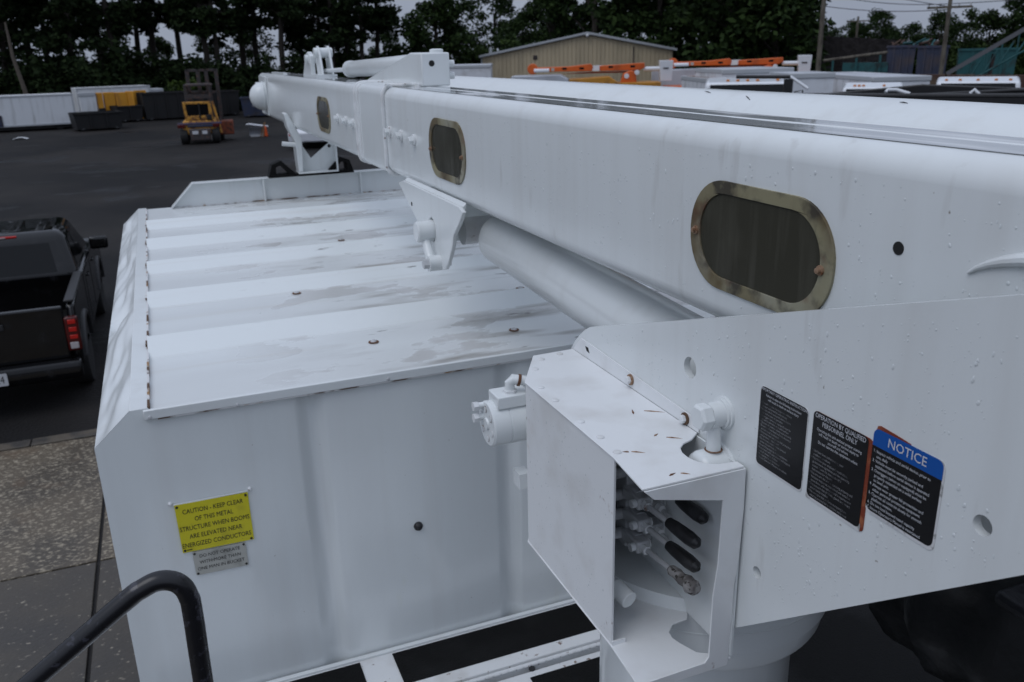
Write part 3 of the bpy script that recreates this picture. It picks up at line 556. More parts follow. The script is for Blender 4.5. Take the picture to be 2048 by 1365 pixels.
# valve body, fittings, levers
VB = MB().box(.805, .871, 1.40, 1.50, 2.99, 3.24).build('valve_body', 'grey_metal', TR, bevel=.004)
for z in (3.205, 3.163, 3.112, 3.066, 3.020):
    MB().cyl((.69, 1.415, z), (.805, 1.415, z), .012, n=14).build('hydraulic_hose', 'grey_metal', VB)
    MB().cyl((.725, 1.415, z), (.765, 1.415, z), .0175, n=6).build('hose_nut', 'grey_metal', VB)
MB().cyl((.70, 1.39, 2.99), (.728, 1.305, 2.975), .016, n=18).build('drain_hose', 'grey_metal', VB)
MB().cyl((.728, 1.305, 2.975), (.738, 1.262, 2.966), .0185, n=20).build('drain_cap', 'white', VB, bevel=.002)
LV = [((.812, 1.335, 3.125), (.825, 1.172, 3.124), 'grip_black', 'topmost front lever'), ((.814, 1.335, 3.074), (.827, 1.172, 3.072), 'grip_black', ''), ((.812, 1.335, 3.024), (.830, 1.172, 3.022), 'grip_worn', ''), ((.846, 1.345, 3.160), (.855, 1.195, 3.156), 'grip_black', ''), ((.850, 1.345, 3.105), (.862, 1.30, 3.085), None, ''), ((.850, 1.345, 3.05), (.862, 1.30, 3.03), None, '')]
for a, b, gm, lb in LV:
    a, b = Vector(a), Vector(b); d = (b-a).normalized(); L_ = (b-a).length
    cl = MB().box(a.x-.016, a.x+.016, a.y+.002, a.y+.07, a.z-.013, a.z+.013).build('control_lever', 'grey_metal', TR, bevel=.004)
    MB().lathe([(.020, 0), (.020, .02), (.001, .02)], (a.x+.004, a.y+.03, a.z-.004), 'y', 20).build('spool_collar', 'grey_metal', cl)
    MB().cyl((a.x-.026, a.y+.014, a.z), (a.x+.02, a.y+.014, a.z), .009, n=12).build('pivot_pin', 'white_chip', cl)
    MB().cyl(a+Vector((0, .01, 0)), a-Vector((0, .012, 0))+d*0, .010, n=6).build('lever_nut', 'white_chip', cl)
    MB().cyl(a, a+d*L_*.62, .0062, n=12).build('lever_rod', 'grey_metal', cl)
    if gm == 'grip_black': MB().tube([a+d*L_*t for t in (.46, .48, .60, .86, .99, 1.04)], [.0075, .0105, .0128, .0142, .0122, .005], 18).build('lever_grip', gm, cl)
    elif gm: MB().tube([a+d*L_*t+Vector((.0015*math.sin(t*40), 0, .0015*math.cos(t*31))) for t in (.52, .55, .65, .75, .83, .9, .96, 1.0)], [.008, .011, .0115, .0118, .0138, .0155, .0152, .010], 18).build('lever_grip', gm, cl)
# hydraulic swing motor behind the control box
MO = MB().lathe([(.052, -.150), (.056, -.146), (.056, -.108), (.0545, -.107), (.0545, -.104), (.056, -.103), (.056, 0), (.001, 0)], (.785, 1.775, 3.158), 'x', 40).build('swing_motor', 'white', TR, smooth=30)
MB().lathe([(.016, -.150), (.014, -.154), (.001, -.154)], (.785, 1.775, 3.158), 'x', 24).build('motor_hub', 'white', MO)
for k in range(6):
    a = R(60*k+20); c = (.6348, 1.775+.036*math.cos(a), 3.158+.036*math.sin(a))
    MB().lathe([(.0085, 0), (.0085, -.001), (.001, -.001)], c, 'x', 14).build('motor_screw', 'seam_rust', MO)
    MB().lathe([(.0068, -.001), (.0068, -.0016), (.001, -.0016)], c, 'x', 14).build('screw_head', 'white', MO)
MB().box(.650, .735, 1.735, 1.80, 3.205, 3.236).build('port_block', 'white', MO, bevel=.003)
MB().tube([(.690, 1.76, 3.235), (.690, 1.76, 3.26), (.697, 1.757, 3.268), (.72, 1.75, 3.264), (.78, 1.73, 3.25)], [.012, .012, .013, .012, .014], 14).build('port_elbow', 'white', MO)
MB().cyl((.690, 1.76, 3.234), (.690, 1.76, 3.243), .0175, n=6).build('port_nut', 'white_chip', MO)
MB().cyl((.708, 1.753, 3.266), (.714, 1.751, 3.2645), .0145, n=14).build('rust_ring', 'rust', MO)
for y, z in ((1.800, 3.197), (1.800, 3.167)):
    MB().cyl((.665, y, z), (.615, y, z), .008, n=14).build('motor_stud', 'white', MO); MB().cyl((.622, y, z), (.610, y, z), .0115, n=6).build('stud_nut', 'white_chip', MO)

# deck of cabinet tops with grip mats, hinge, handrail, rubber boot
DK = MB().box(-.30, 1.62, 2.425, 2.726, 1.70, 1.846).build('cabinet_deck', 'white_chip', TR, bevel=.004)
MB().box(-.30, 1.62, 2.708, 2.726, 1.8465, 1.856).build('deck_angle', 'white', DK, bevel=.002)
for x0, x1 in ((-.28, .428), (.552, 1.56)): MB().box(x0, x1, 2.512, 2.698, 1.8463, 1.850).build('grip_mat', 'rubber_mat', DK, bevel=.001)
MB().box(-.30, 1.62, 2.448, 2.505, 1.8464, 1.859).build('deck_rail', 'white_chip', DK, bevel=.003)
MB().box(-.30, 1.62, 1.0, 2.405, 1.68, 1.843).build('cabinet_lid', 'white_chip', TR, bevel=.004)
hg = MB().cyl((-.3, 2.428, 1.853), (1.6, 2.428, 1.853), .006, n=10).build('piano_hinge', 'white_chip', DK)
for k in range(90): MB().cyl((-.28+k*.03, 2.428, 1.853), (-.257+k*.03, 2.428, 1.853), .0085, n=10).build('hinge_knuckle', 'white_chip', DK) if k > 22 and k < 58 else None
MB().box(.3, .86, 1.9, 2.37, 1.8433, 1.848).build('grip_mat', 'rubber_mat', DK, bevel=.001)
MB().prism([(.98, 1.05), (2.43, 1.05), (2.43, 2.70), (1.64, 2.70), (1.64, 2.37), (.98, 2.37)], 'z', 1.8433, 1.848).build('grip_mat', 'rubber_mat', DK, bevel=.001)
MB().lathe([(.012, 0), (.012, .006), (.001, .008)], (1.005, 2.412, 1.843), n=14).build('hinge_bolt', 'grip_black', DK)
hp = [(-.85, 1.30, 1.9), (-.85, 1.30, 2.60), (-.835, 1.30, 2.69), (-.78, 1.30, 2.755), (-.60, 1.30, 2.885), (-.30, 1.30, 3.090), (-.15, 1.30, 3.194), (-.12, 1.30, 3.211), (-.098, 1.30, 3.218), (-.078, 1.30, 3.214), (-.063, 1.30, 3.200), (-.056, 1.30, 3.178), (-.054, 1.30, 3.14), (-.056, 1.30, 2.9), (-.058, 1.30, 1.84)]
hp = catmull(hp, 5)
MB().tube(hp, .0160, 20).build('handrail', 'black_tube', TR)
def boot(u, v):
    a, b = 2*math.pi*u, math.pi*(.02+.96*v); d = Vector((math.sin(b)*math.cos(a), math.sin(b)*math.sin(a), math.cos(b)))
    f = 1+.16*noise.noise(d*1.9+Vector((3, 1, 7)))+.07*noise.noise(d*4.5)+.035*math.sin(d.y*16+d.x*9+3*noise.noise(d*2))
    return (1.68+.34*d.x*f, 1.0+.50*d.y*f, 2.87+.29*d.z*f)
MB().grid(boot, 72, 44).build('rubber_boot', 'rubber', TR, smooth=70)
MB().box(1.31, 2.1, .2, .93, 3.01, 3.04).build('padded_lid', 'rubber_lid', TR, bevel=.012)
MB().box(1.5, 2.1, .2, .5, 1.85, 3.005).build('tool_cabinet', 'black_steel', TR, bevel=.01)
MB().tube([(1.42, .86, 2.80), (1.424, .845, 2.812), (1.43, .83, 2.835)], [.006, .003, .005], 8).build('paint_drip', 'grip_worn', TR)
# rain beads on the near side faces: far too many to count, one sheet of small domes per face
def inside(p_, poly):
    c = False
    for i in range(len(poly)):
        (a, b), (d, e) = poly[i], poly[i-1]
        if (b > p_[1]) != (e > p_[1]) and p_[0] < (d-a)*(p_[1]-b)/(e-b)+a: c = not c
    return c
def rain(parent, x, poly, n, seed, smin, smax, avoid=()):
    q = random.Random(seed); mb = MB(); ys, zs = [p_[0] for p_ in poly], [p_[1] for p_ in poly]; k = 0; tries = 0
    while k < n and tries < n*30:
        tries += 1; y, z = q.uniform(min(ys), max(ys)), q.uniform(min(zs), max(zs))
        if not inside((y, z), poly) or any(a-.004 < y < b+.004 and c-.004 < z < d+.004 for a, b, c, d in avoid): continue
        if noise.noise(Vector((y*7, z*7, seed)))+q.uniform(-.5, .5) < 0: continue
        r_ = smin+(smax-smin)*q.random()**3; h_ = r_*q.uniform(.18, .30); st = q.choice((1, 1.1, 1.3, 1.8)); sk = q.uniform(-.2, .2); vs_ = []; m_ = 9
        for ring_, (rr, hh) in enumerate(((1, 0), (.86, .55), (.5, .9))):
            for j in range(m_):
                a = 2*math.pi*j/m_; zz = math.sin(a)*r_*rr*st; vs_.append((x-h_*hh, y+math.cos(a)*r_*rr*(1 if zz < 0 else .8)+sk*zz, z+zz))
        vs_.append((x-h_, y, z)); fs_ = [(i*m_+j, i*m_+(j+1) % m_, (i+1)*m_+(j+1) % m_, (i+1)*m_+j) for i in range(2) for j in range(m_)]+[(2*m_+j, 2*m_+(j+1) % m_, 3*m_) for j in range(m_)]
        mb.add(vs_, fs_); k += 1
    o = mb.build('rain_beads', 'rain', parent, smooth=60, fix=False); o['kind'] = 'stuff'
DEC = ((.97, 1.09, 3.315, 3.465), (.84, .962, 3.315, 3.47), (.715, .84, 3.353, 3.495), (1.275, 1.33, 3.39, 3.45), (.635, .671, 3.412, 3.448), (1.048, 1.08, 3.096, 3.128))
rain(TP, .8799, [(1.70, 3.375), (1.25, 3.31), (1.12, 3.27), (1.12, 2.975), (.60, 3.41), (.5, 3.5), (.5, 3.74), (.66, 3.705)], 620, 3, .0009, .0030, DEC)
rain(LB, B0-.0001, [(.62, 3.54), (4.0, 3.54), (4.0, 3.81), (.62, 3.81)], 1000, 5, .0010, .0030, ((1.02, 1.43, 3.55, 3.77), (2.78, 3.2, 3.55, 3.78), (3.86, 4.0, 3.4, 3.9)))
rain(CB, .6829, [(1.245, 2.91), (1.64, 2.91), (1.64, 3.28), (1.245, 3.28)], 200, 9, .0008, .0022)
# running gear below the deck
CH = MB(); CH.box(.45, .55, -2.5, 7.3, .75, 1.0); CH.box(1.6, 1.7, -2.5, 7.3, .75, 1.0); CH.box(-.25, 2.4, 1.0, 6.8, 1.05, 1.2); CH.build('chassis_frame', 'black_steel', TR)
MB().box(-.28, 1.6, 1.0, 2.70, 1.05, 1.679).build('side_cabinet', 'white', TR); MB().box(1.63, 2.43, 1.0, 2.70, 1.05, 1.842).build('side_cabinet', 'white', TR)
for x in (-.2, 2.06):
    for y in (5.1, -1.6):
        o = MB().lathe([(.30, 0), (.48, .01), (.50, .05), (.50, .24), (.48, .28), (.30, .29)], (x, y, .5), 'x', 28).build('wheel', 'tyre', TR)
        MB().lathe([(.001, .10), (.2, .10), (.29, .03), (.31, .03), (.31, .26), (.29, .26)], (x, y, .5), 'x', 24).build('rim', 'rim', o)

# ------------------------------------------------------------------ black pickup parked beyond the kerb
PK = thing('pickup_truck', 'black crew-cab pickup parked beyond the kerb left of the chip box', 'pickup', (-2.15, 13.6, 0), world=True)
PX0, PX1 = -3.12, -1.19
def side_x(z): return .10*max(0, (z-1.15)/.65)
bd = MB()
bd.prism([(11.08, .50), (11.06, .95), (11.10, 1.28), (12.72, 1.31), (12.75, .5)], 'x', PX1-.10, PX1)
bd.prism([(11.08, .50), (11.06, .95), (11.10, 1.28), (12.72, 1.31), (12.75, .5)], 'x', PX0, PX0+.10)
bd.prism([(12.751, .45), (12.751, 1.30), (14.85, 1.27), (16.35, 1.12), (16.45, .95), (16.45, .45)], 'x', PX0, PX1)
body = bd.build('body', 'truck_black', PK, bevel=.085, seg=4)
MB().box(PX0+.1005, PX1-.1005, 11.12, 12.74, .78, .82).build('bed_floor', 'rubber_mat', PK)
MB().box(PX0+.105, PX1-.105, 12.68, 12.747, .82, 1.29).build('bed_bulkhead', 'truck_black', PK)
tg = MB().prism([(11.055, .62), (11.02, .95), (11.035, 1.12), (11.015, 1.27), (11.095, 1.275), (11.10, .62)], 'x', PX0+.13, PX1-.13).build('tailgate', 'truck_black', PK, bevel=.02, seg=3)
MB().box(-2.35, -1.95, 11.005, 11.03, 1.06, 1.14).build('handle', 'grip_black', tg, bevel=.01)
MB().prism([(11.06, .38), (10.93, .40), (10.90, .52), (10.93, .62), (11.06, .63)], 'x', PX0+.02, PX1-.02).build('bumper', 'truck_black', PK, bevel=.03, seg=3)
pl_ = MB().prism(rrect(-2.31, -2.0, .44, .59, .012, 3), 'y', 10.893, 10.888).build('licence_plate', 'plate', PK)
lettering('lettering', ['24'], 'ink', pl_, (-2.08, 10.8875, .475), (1, 0, 0), (0, 0, 1), .125, 'CENTER', .8)
gh = MB(); bz, tz = 1.28, 1.80
tz = 1.84; gl = [(PX0+.04, 12.70, 1.20), (PX1-.04, 12.70, 1.20), (PX1-.04, 15.25, 1.20), (PX0+.04, 15.25, 1.20), (PX0+.17, 12.98, tz), (PX1-.17, 12.98, tz), (PX1-.20, 14.2, tz), (PX0+.20, 14.2, tz)]
gh.add(gl, [(0, 3, 2, 1), (4, 5, 6, 7), (0, 1, 5, 4), (1, 2, 6, 5), (2, 3, 7, 6), (3, 0, 4, 7)])
cb_ = gh.build('cab', 'truck_black', PK, bevel=.13, seg=5)
def quad_on(a, b, c, d, u0, u1, v0, v1, off):
    a, b, c, d = map(Vector, (a, b, c, d)); nn = (b-a).cross(d-a).normalized()*off
    f = lambda u, v: (a*(1-u)+b*u)*(1-v)+(d*(1-u)+c*u)*v+nn
    return MB().add([f(u0, v0), f(u1, v0), f(u1, v1), f(u0, v1)], [(0, 1, 2, 3)])
quad_on(gl[0], gl[1], gl[5], gl[4], .13, .87, .20, .78, .004).build('rear_window', 'dark_glass', cb_, smooth=0, fix=False)
quad_on(gl[1], gl[2], gl[6], gl[5], .12, .38, .22, .80, .004).build('side_window', 'dark_glass', cb_, smooth=0, fix=False)
quad_on(gl[1], gl[2], gl[6], gl[5], .41, .70, .22, .80, .004).build('side_window', 'dark_glass', cb_, smooth=0, fix=False)
for k in range(4): MB().box(PX0+.42+k*.33, PX0+.52+k*.33, 13.15, 14.1, 1.836, 1.847).build('roof_rib', 'truck_black', cb_, bevel=.009)
o = MB().box(-2.38, -1.92, 12.975, 13.03, 1.79, 1.815).build('brake_light', 'tail_red', cb_, bevel=.008); MB().box(-2.25, -2.05, 12.970, 12.976, 1.795, 1.810).build('brake_lamp', 'tail_clear', cb_)
for xx in (PX1-.062, PX0+.062):
    t = MB().box(xx-.075, xx+.075, 11.005, 11.10, .72, 1.14).build('taillight', 'tail_dark', PK, bevel=.025, seg=3)
    s_ = 1 if xx > -2 else -1
    for z0, z1 in ((1.055, 1.11), (.96, 1.015), (.87, .92)): MB().box(xx-.035, xx+.05, 10.998, 11.01, z0, z1).build('red_lens', 'tail_red', t, bevel=.006)
    MB().box(xx-.045, xx+.045, 10.998, 11.01, .75, .83).build('reverse_lens', 'tail_clear', t, bevel=.006)
for xx, s_ in ((PX1, 1), (PX0, -1)):
    MB().box(min(xx, xx+s_*.26), max(xx, xx+s_*.26), 14.52, 14.64, 1.25, 1.44).build('wing_mirror', 'truck_black', PK, bevel=.04, seg=3)
    for yy in (12.0, 15.45):
        MB().tube([(xx-s_*.01, yy+.52*math.cos(a), .42+.50*math.sin(a)) for a in [R(10+160*i/14) for i in range(15)]], .045, 8).build('wheel_flare', 'grip_black', PK)
        wx = xx-.26 if s_ > 0 else xx
        o = MB().lathe([(.24, 0), (.38, .01), (.40, .04), (.40, .22), (.38, .25), (.24, .26)], (wx, yy, .40), 'x', 28).build('wheel', 'tyre', PK)
        MB().lathe([(.001, .16), (.16, .17), (.22, .22), (.245, .235), (.245, .02), (.001, .04)], (wx, yy, .40), 'x', 20).build('rim', 'rim', o)
    MB().box(xx-.11 if s_ > 0 else xx+.0, xx if s_ > 0 else xx+.11, 11.12, 12.7, 1.29, 1.325).build('bed_rail', 'grip_black', PK, bevel=.012)
    for yy in (13.95, 13.05): MB().box(min(xx, xx+s_*.004), max(xx, xx+s_*.004), yy, yy+.012, .55, 1.2).build('door_gap', 'gap', PK)
    for yy in (13.35, 14.4): MB().box(min(xx, xx+s_*.02), max(xx, xx+s_*.02), yy, yy+.2, 1.10, 1.13).build('door_handle', 'truck_black', PK, bevel=.006)

# ------------------------------------------------------------------ the far left of the yard
def box_body(name, label, cat, p0, p1, z0, z1, depth, m_='trailer_white', seams=8, group=None):
    """a box body whose long side runs from p0 to p1."""
    d = Vector((p1[0]-p0[0], p1[1]-p0[1])); L_ = d.length; t = thing(name, label, cat, (p0[0], p0[1], 0), math.atan2(d.y, d.x), group)
    MB().box(0, L_, 0, depth, z0, z1).build('box_shell', m_, t, bevel=.02)
    for a, b in ((0, .08), (L_-.08, L_)): MB().box(a-.012, b+.012, -.02, .07, z0-.01, z1+.02).build('corner_post', 'trim_grey', t, bevel=.01)
    MB().box(-.02, L_+.02, -.03, .06, z1-.09, z1+.012).build('top_rail', 'trim_grey', t, bevel=.01); MB().box(-.02, L_+.02, -.03, .06, z0-.012, z0+.10).build('bottom_rail', 'trim_grey', t, bevel=.01)
    for k in range(1, seams): MB().box(L_*k/seams-.012, L_*k/seams+.012, -.008, .01, z0+.1, z1-.09).build('panel_seam', 'trailer_white', t)
    return t, L_
t, L_ = box_body('storage_trailer', 'long white storage trailer at the left edge of the yard', 'trailer', (-12.6, 60.9), (-4.5, 61.9), .32, 2.12, 2.4, seams=14)
MB().box(.3, L_-.3, .3, 2.1, .12, .31).build('underframe', 'black_steel', t)
for a in (1.2, 2.3, L_-1.0): MB().lathe([(.2, 0), (.3, .01), (.31, .1), (.3, .28), (.2, .29)], (a, .1, .31), 'y', 20).build('wheel', 'tyre', t)
MB().box(3.85, 4.12, -.05, -.021, .34, 1.0).build('blue_panel', 'navy', t)
t, L_ = box_body('box_container', 'white box container behind the yellow cabinets', 'container', (-4.75, 69.4), (.05, 70.4), .25, 2.24, 2.4, seams=6)
MB().box(.2, L_-.2, .2, 2.2, .02, .24).build('underframe', 'black_steel', t)
MB().box(L_+.03, L_+1.0, .3, 2.0, .9, 2.0).build('cab_end', 'box_roof', t, bevel=.06)
t = thing('cabinet_row', 'row of open yellow cabinets with a white door in front of the white container', 'cabinet', (-4.45, 66.6, 0), .13)
MB().box(0, .95, 0, 1.0, .1, 1.78).build('white_door', 'trailer_white', t, bevel=.02); MB().box(-.05, 1.02, -.05, 1.05, 1.785, 2.0).build('door_lintel', 'trim_grey', t, bevel=.01)
MB().box(1.1, 1.45, .1, 1.0, .1, 1.95).build('narrow_cabinet', 'cabinet_yellow', t, bevel=.02); MB().box(1.08, 1.5, .06, .095, .3, .95).build('grille', 'dumpster', t)
MB().prism([(1.55, .2), (2.25, .35), (2.25, 1.0), (1.55, 1.0)], 'z', .1, 1.95).build('cabinet_door', 'cabinet_yellow', t, bevel=.02)
MB().box(2.3, 3.0, .3, 1.1, .1, 1.92).build('cabinet', 'cabinet_yellow', t, bevel=.02); MB().prism([(3.02, .3), (3.4, -.05), (3.45, 0), (3.45, 1.1), (3.02, 1.1)], 'z', .1, 1.97).build('cabinet_door', 'cabinet_yellow', t, bevel=.02)
fr_ = MB(); fr_.prism([(3.47, .1), (3.47, 2.02), (4.25, 2.02), (4.25, .1)], 'y', .1, .25, holes=[[(3.58, .2), (3.58, 1.88), (4.13, 1.88), (4.13, .2)]]); fr_.build('open_frame', 'cabinet_yellow', t, bevel=.015)
MB().box(3.6, 4.1, .5, .9, .12, 1.86).build('machine_panel', 'fork_dark', t)
def dumpster(label, p0, p1, z1, depth, m_='dumpster', rz=None):
    d = Vector((p1[0]-p0[0], p1[1]-p0[1])); L_ = d.length; t = thing('dumpster', label, 'dumpster', (p0[0], p0[1], 0), math.atan2(d.y, d.x), 'dumpsters across the yard')
    sh = MB(); s = .12
    sh.add([(s, s*.3, .12), (L_-s, s*.3, .12), (L_-s, depth, .12), (s, depth, .12), (0, 0, z1), (L_, 0, z1), (L_, depth, z1), (0, depth, z1), (.06, .06, z1), (L_-.06, .06, z1), (L_-.06, depth-.06, z1), (.06, depth-.06, z1), (s+.06, .1, .3), (L_-s-.06, .1, .3), (L_-s-.06, depth-.06, .3), (s+.06, depth-.06, .3)],
           [(3, 2, 1, 0), (0, 1, 5, 4), (1, 2, 6, 5), (2, 3, 7, 6), (3, 0, 4, 7), (4, 5, 9, 8), (5, 6, 10, 9), (6, 7, 11, 10), (7, 4, 8, 11), (8, 9, 13, 12), (9, 10, 14, 13), (10, 11, 15, 14), (11, 8, 12, 15), (12, 13, 14, 15)])
    sh.build('shell', m_, t)
    MB().box(-.05, L_+.05, -.06, .02, z1-.08, z1+.02).build('rim', m_, t, bevel=.01)
    k = int(L_/.7)
    for i in range(1, k): MB().box(L_*i/k-.04, L_*i/k+.04, -.05, .06, .15, z1-.08).build('rib', m_, t)
    for xx in (.35, L_-.5): MB().cyl((xx, .1, .1), (xx+.15, .1, .1), .1, n=14).build('roller', 'black_steel', t)
    return t
dumpster('low black dumpster in front of the white storage trailer end', (-4.42, 58.8), (-1.75, 59.4), 1.06, 1.9)
dumpster('low black dumpster under the yellow cabinets', (-2.2, 65.4), (-.6, 65.9), 1.08, 1.8)
dumpster('tall black dumpster to the left of the forklift', (-.55, 66.0), (3.3, 66.6), 1.85, 2.2)
dumpster('tall black dumpster behind the forklift', (3.45, 67.4), (6.0, 67.8), 1.75, 2.2)
t = dumpster('dark blue dumpster with a white label behind the boom tip', (5.75, 64.6), (8.3, 64.3), 1.36, 1.9, 'navy')
MB().box(.78, 1.2, -.03, .03, .72, 1.08).build('label_plate', 'plate', t); 
# plow blade, cone, white car glimpsed under the boom
t = thing('plow_blade', 'white plow blade lying on the asphalt beside the boom tip', 'plow', (4.55, 48.7, 0), -.1)
MB().grid(lambda u, v: (.05+u*.95, .25*math.cos(v*2.2)-.1, .05+.5*v+.03*math.sin(v*5)), 6, 10).build('moldboard', 'box_roof', t, smooth=60)
MB().tube([(-.05, .1, .62), (.05, .05, .66), (1.05, 0, .50)], .045, 10).build('top_edge', 'cab_white', t); MB().box(.1, .9, -.12, -.06, 0, .12).build('cutting_edge', 'grey_metal', t)
tag(MB().prism([(-.1, 0), (.1, 0), (.03, .55), (-.03, .55)], 'y', -.09, .09).build('traffic_cone', 'cone_orange', bevel=.03), 'orange cone standing beside the white plow blade', 'cone').location = (5.42, 48.4, 0)
t = thing('timber_props', 'brown timber boards leaning by the white plow blade', 'timber', (5.25, 48.3, 0))
for k, (a, b) in enumerate((((0, 0, 0), (.18, .1, .75)), ((-.12, .1, 0), (.12, .15, .7)))): MB().tube([a, b], .035, 4).build('board', 'wood', t)
def car(name, label, loc, rz, m_):
    t = thing(name, label, 'car', loc, rz)
    MB().prism([(-2.2, .3), (-2.25, .75), (-1.9, .88), (1.2, .92), (2.1, .78), (2.25, .6), (2.2, .3)], 'y', -.88, .88).build('body', m_, t, bevel=.08, seg=3)
    c = MB(); c.add([(-1.75, -.8, .88), (1.2, -.8, .9), (1.2, .8, .9), (-1.75, .8, .88), (-1.2, -.62, 1.42), (.35, -.62, 1.44), (.35, .62, 1.44), (-1.2, .62, 1.42)], [(0, 3, 2, 1), (4, 5, 6, 7), (0, 1, 5, 4), (1, 2, 6, 5), (2, 3, 7, 6), (3, 0, 4, 7)])
    c.build('cabin', 'dark_glass', t, bevel=.05); MB().box(-1.2, .35, -.6, .6, 1.435, 1.47).build('roof', m_, t, bevel=.02)
    for s in (-1, 1):
        MB().box(-2.27, -2.2, s*.7-.13, s*.7+.13, .6, .8).build('taillight', 'tail_red', t, bevel=.02)
        for xx in (-1.35, 1.4):
            o = MB().lathe([(.2, -.1), (.31, -.09), (.32, 0), (.31, .09), (.2, .1)], (xx, s*.8, .32), 'y', 20).build('wheel', 'tyre', t); MB().lathe([(.001, s*.1), (.2, s*.1), (.2, 0)], (xx, s*.8, .32), 'y', 16).build('rim', 'rim', o)
    return t
car('parked_car', 'white car glimpsed under the boom beside the boom rest', (7.0, 42.4, 0), R(72), 'cab_white')
tag(MB().grid(lambda u, v: (-7.35+u*.75, 55.0+v*.5, .03+.09*math.sin(u*3.1)+.03*noise.noise(Vector((u*3, v*3, 2)))), 8, 5).build('scrap_sheet', 'trailer_white', smooth=60), 'small white scrap sheet lying on the asphalt before the storage trailer', 'scrap')
# forklift seen from behind
FK = thing('forklift', 'weathered yellow forklift standing on the open asphalt', 'forklift', (2.05, 46.2, 0), R(-6))
cw = MB().prism([(-.78, .45), (-.82, .95), (-.72, 1.15), (.72, 1.15), (.82, .95), (.78, .45)], 'y', -.15, 1.9).build('body', 'fork_yellow', FK, bevel=.08, seg=3)
MB().prism([(-.45, .18), (-.52, .75), (.52, .75), (.45, .18)], 'y', -.42, -.16).build('counterweight', 'fork_dark', FK, bevel=.05)
MB().box(-.36, -.08, -.45, -.421, .50, .66).build('rear_reflector', 'plate', FK); MB().box(.1, .34, -.45, -.421, .50, .66).build('rear_reflector', 'plate', FK)
fm = MB().prism([(-.62, 1.15), (-.66, 2.02), (.62, 2.02), (.70, 1.15)], 'y', -.12, -.02, holes=[[(-.50, 1.36), (-.53, 1.90), (.50, 1.90), (.52, 1.36)]]).build('rear_cab_frame', 'fork_yellow', FK, bevel=.02)
MB().prism([(-.50, 1.36), (-.53, 1.90), (.50, 1.90), (.52, 1.36)], 'y', -.07, -.06).build('rear_window', 'dark_glass', fm)
MB().box(.05, .12, -.16, -.12, 1.2, 1.95).build('wiper', 'gap', fm)
MB().box(.38, .62, -.2, -.12, 1.14, 1.4).build('exhaust_box', 'gap', fm, bevel=.03)
MB().box(-1.0, 1.05, -.22, -.16, .94, 1.04).build('light_bar', 'purple', FK, bevel=.02); MB().box(-.55, .65, -.24, -.17, .82, .93).build('lower_bar', 'navy', FK, bevel=.02)
MB().box(-1.02, -.66, -.26, -.17, .80, .97).build('tail_lamp', 'tail_dark', FK, bevel=.02); MB().box(.62, .95, -.26, -.17, .80, .97).build('tail_lamp', 'tail_dark', FK, bevel=.02)
for xx, yy, r in ((-.86, .15, .42), (.62, .15, .42), (-.9, 1.75, .52), (.75, 1.75, .52)):
    o = MB().lathe([(r*.5, 0), (r*.95, .02), (r, .08), (r, .30), (r*.95, .36), (r*.5, .38)], (xx-.1, yy, r), 'x', 24).build('wheel', 'tyre', FK); MB().lathe([(.001, .05), (r*.52, .03), (r*.52, .35), (.001, .33)], (xx-.1, yy, r), 'x', 16).build('rim', 'fork_yellow', o)
og = MB(); og.box(-.55, .75, .3, 2.0, 2.72, 2.80)
for k in range(7): og.box(-.5, .7, .35+k*.24, .41+k*.24, 2.80, 2.83)
og = og.build('overhead_guard', 'fork_dark', FK, bevel=.02)
for xx in (-.5, .66):
    for yy in (.35, 1.9): MB().tube([(xx, yy, 1.15), (xx, yy, 2.72)], .05, 8).build('guard_post', 'fork_dark', FK)
MB().box(-.5, .7, .3, .36, 2.15, 2.35).build('guard_bar', 'fork_dark', FK)
MB().tube([(.72, .2, 2.0), (.98, 0, .5)], .055, 8).build('side_brace', 'fork_yellow', FK)
MB().box(.86, 1.55, 1.2, 2.2, .3, .98).build('side_tank', 'fork_red', FK, bevel=.05)
ms = MB()
for xx in (-.42, .10, .5, .98)[0:4:1]: ms.box(xx-.09, xx+.09, 2.3, 2.5, .2, 3.5)
ms.box(-.47, 1.03, 2.3, 2.5, 3.38, 3.5); ms.box(-.47, 1.03, 2.3, 2.5, 2.3, 2.42)
ms.build('mast', 'fork_dark', FK, bevel=.01)
for xx in (-.3, .8): MB().box(xx-.08, xx+.08, 2.55, 3.9, .15, .22).build('fork_tine', 'fork_dark', FK)

# ------------------------------------------------------------------ tan metal building
bd0, bd1 = Vector((26.96, 73.2)), Vector((41.5, 66.05)); dv = bd1-bd0; BL = dv.length
t = thing('metal_building', 'low tan metal building with a gabled grey roof behind the orange booms', 'building', (bd0.x, bd0.y, 0), math.atan2(dv.y, dv.x))
RX, EV, EV2, RZ = BL*.555, 3.62, 3.85, 5.22
def rz_(x): return EV+(RZ-EV)*x/RX if x < RX else RZ-(RZ-EV2)*(x-RX)/(BL-RX)
MB().prism([(0, 0), (0, EV-.05), (RX, RZ-.05), (BL, EV2-.05), (BL, 0)], 'y', .05, 26).build('wall', 'siding', t)
nr = 46
for k in range(nr):
    x0 = BL*k/nr; x1 = x0+BL/nr*.72
    MB().prism([(x0, 0), (x0, rz_(x0)-.05), (x1, rz_(x1)-.05), (x1, 0)], 'y', .0, .048).build('siding_panel', 'siding', t, bevel=.012)
rf = MB(); rf.prism([(-.25, EV-.12), (-.25, EV+.06), (RX, RZ+.16), (BL+.3, EV2+.03), (BL+.3, EV2-.15), (RX, RZ-.02)], 'y', -.25, 26.2); rf = rf.build('roof', 'roof_metal', t)
MB().prism([(-.28, EV-.08), (-.28, EV+.10), (RX, RZ+.20), (BL+.33, EV2+.07), (BL+.33, EV2-.11), (RX, RZ+.02)], 'y', -.31, -.252).build('rake_trim', 'trim_grey', rf)
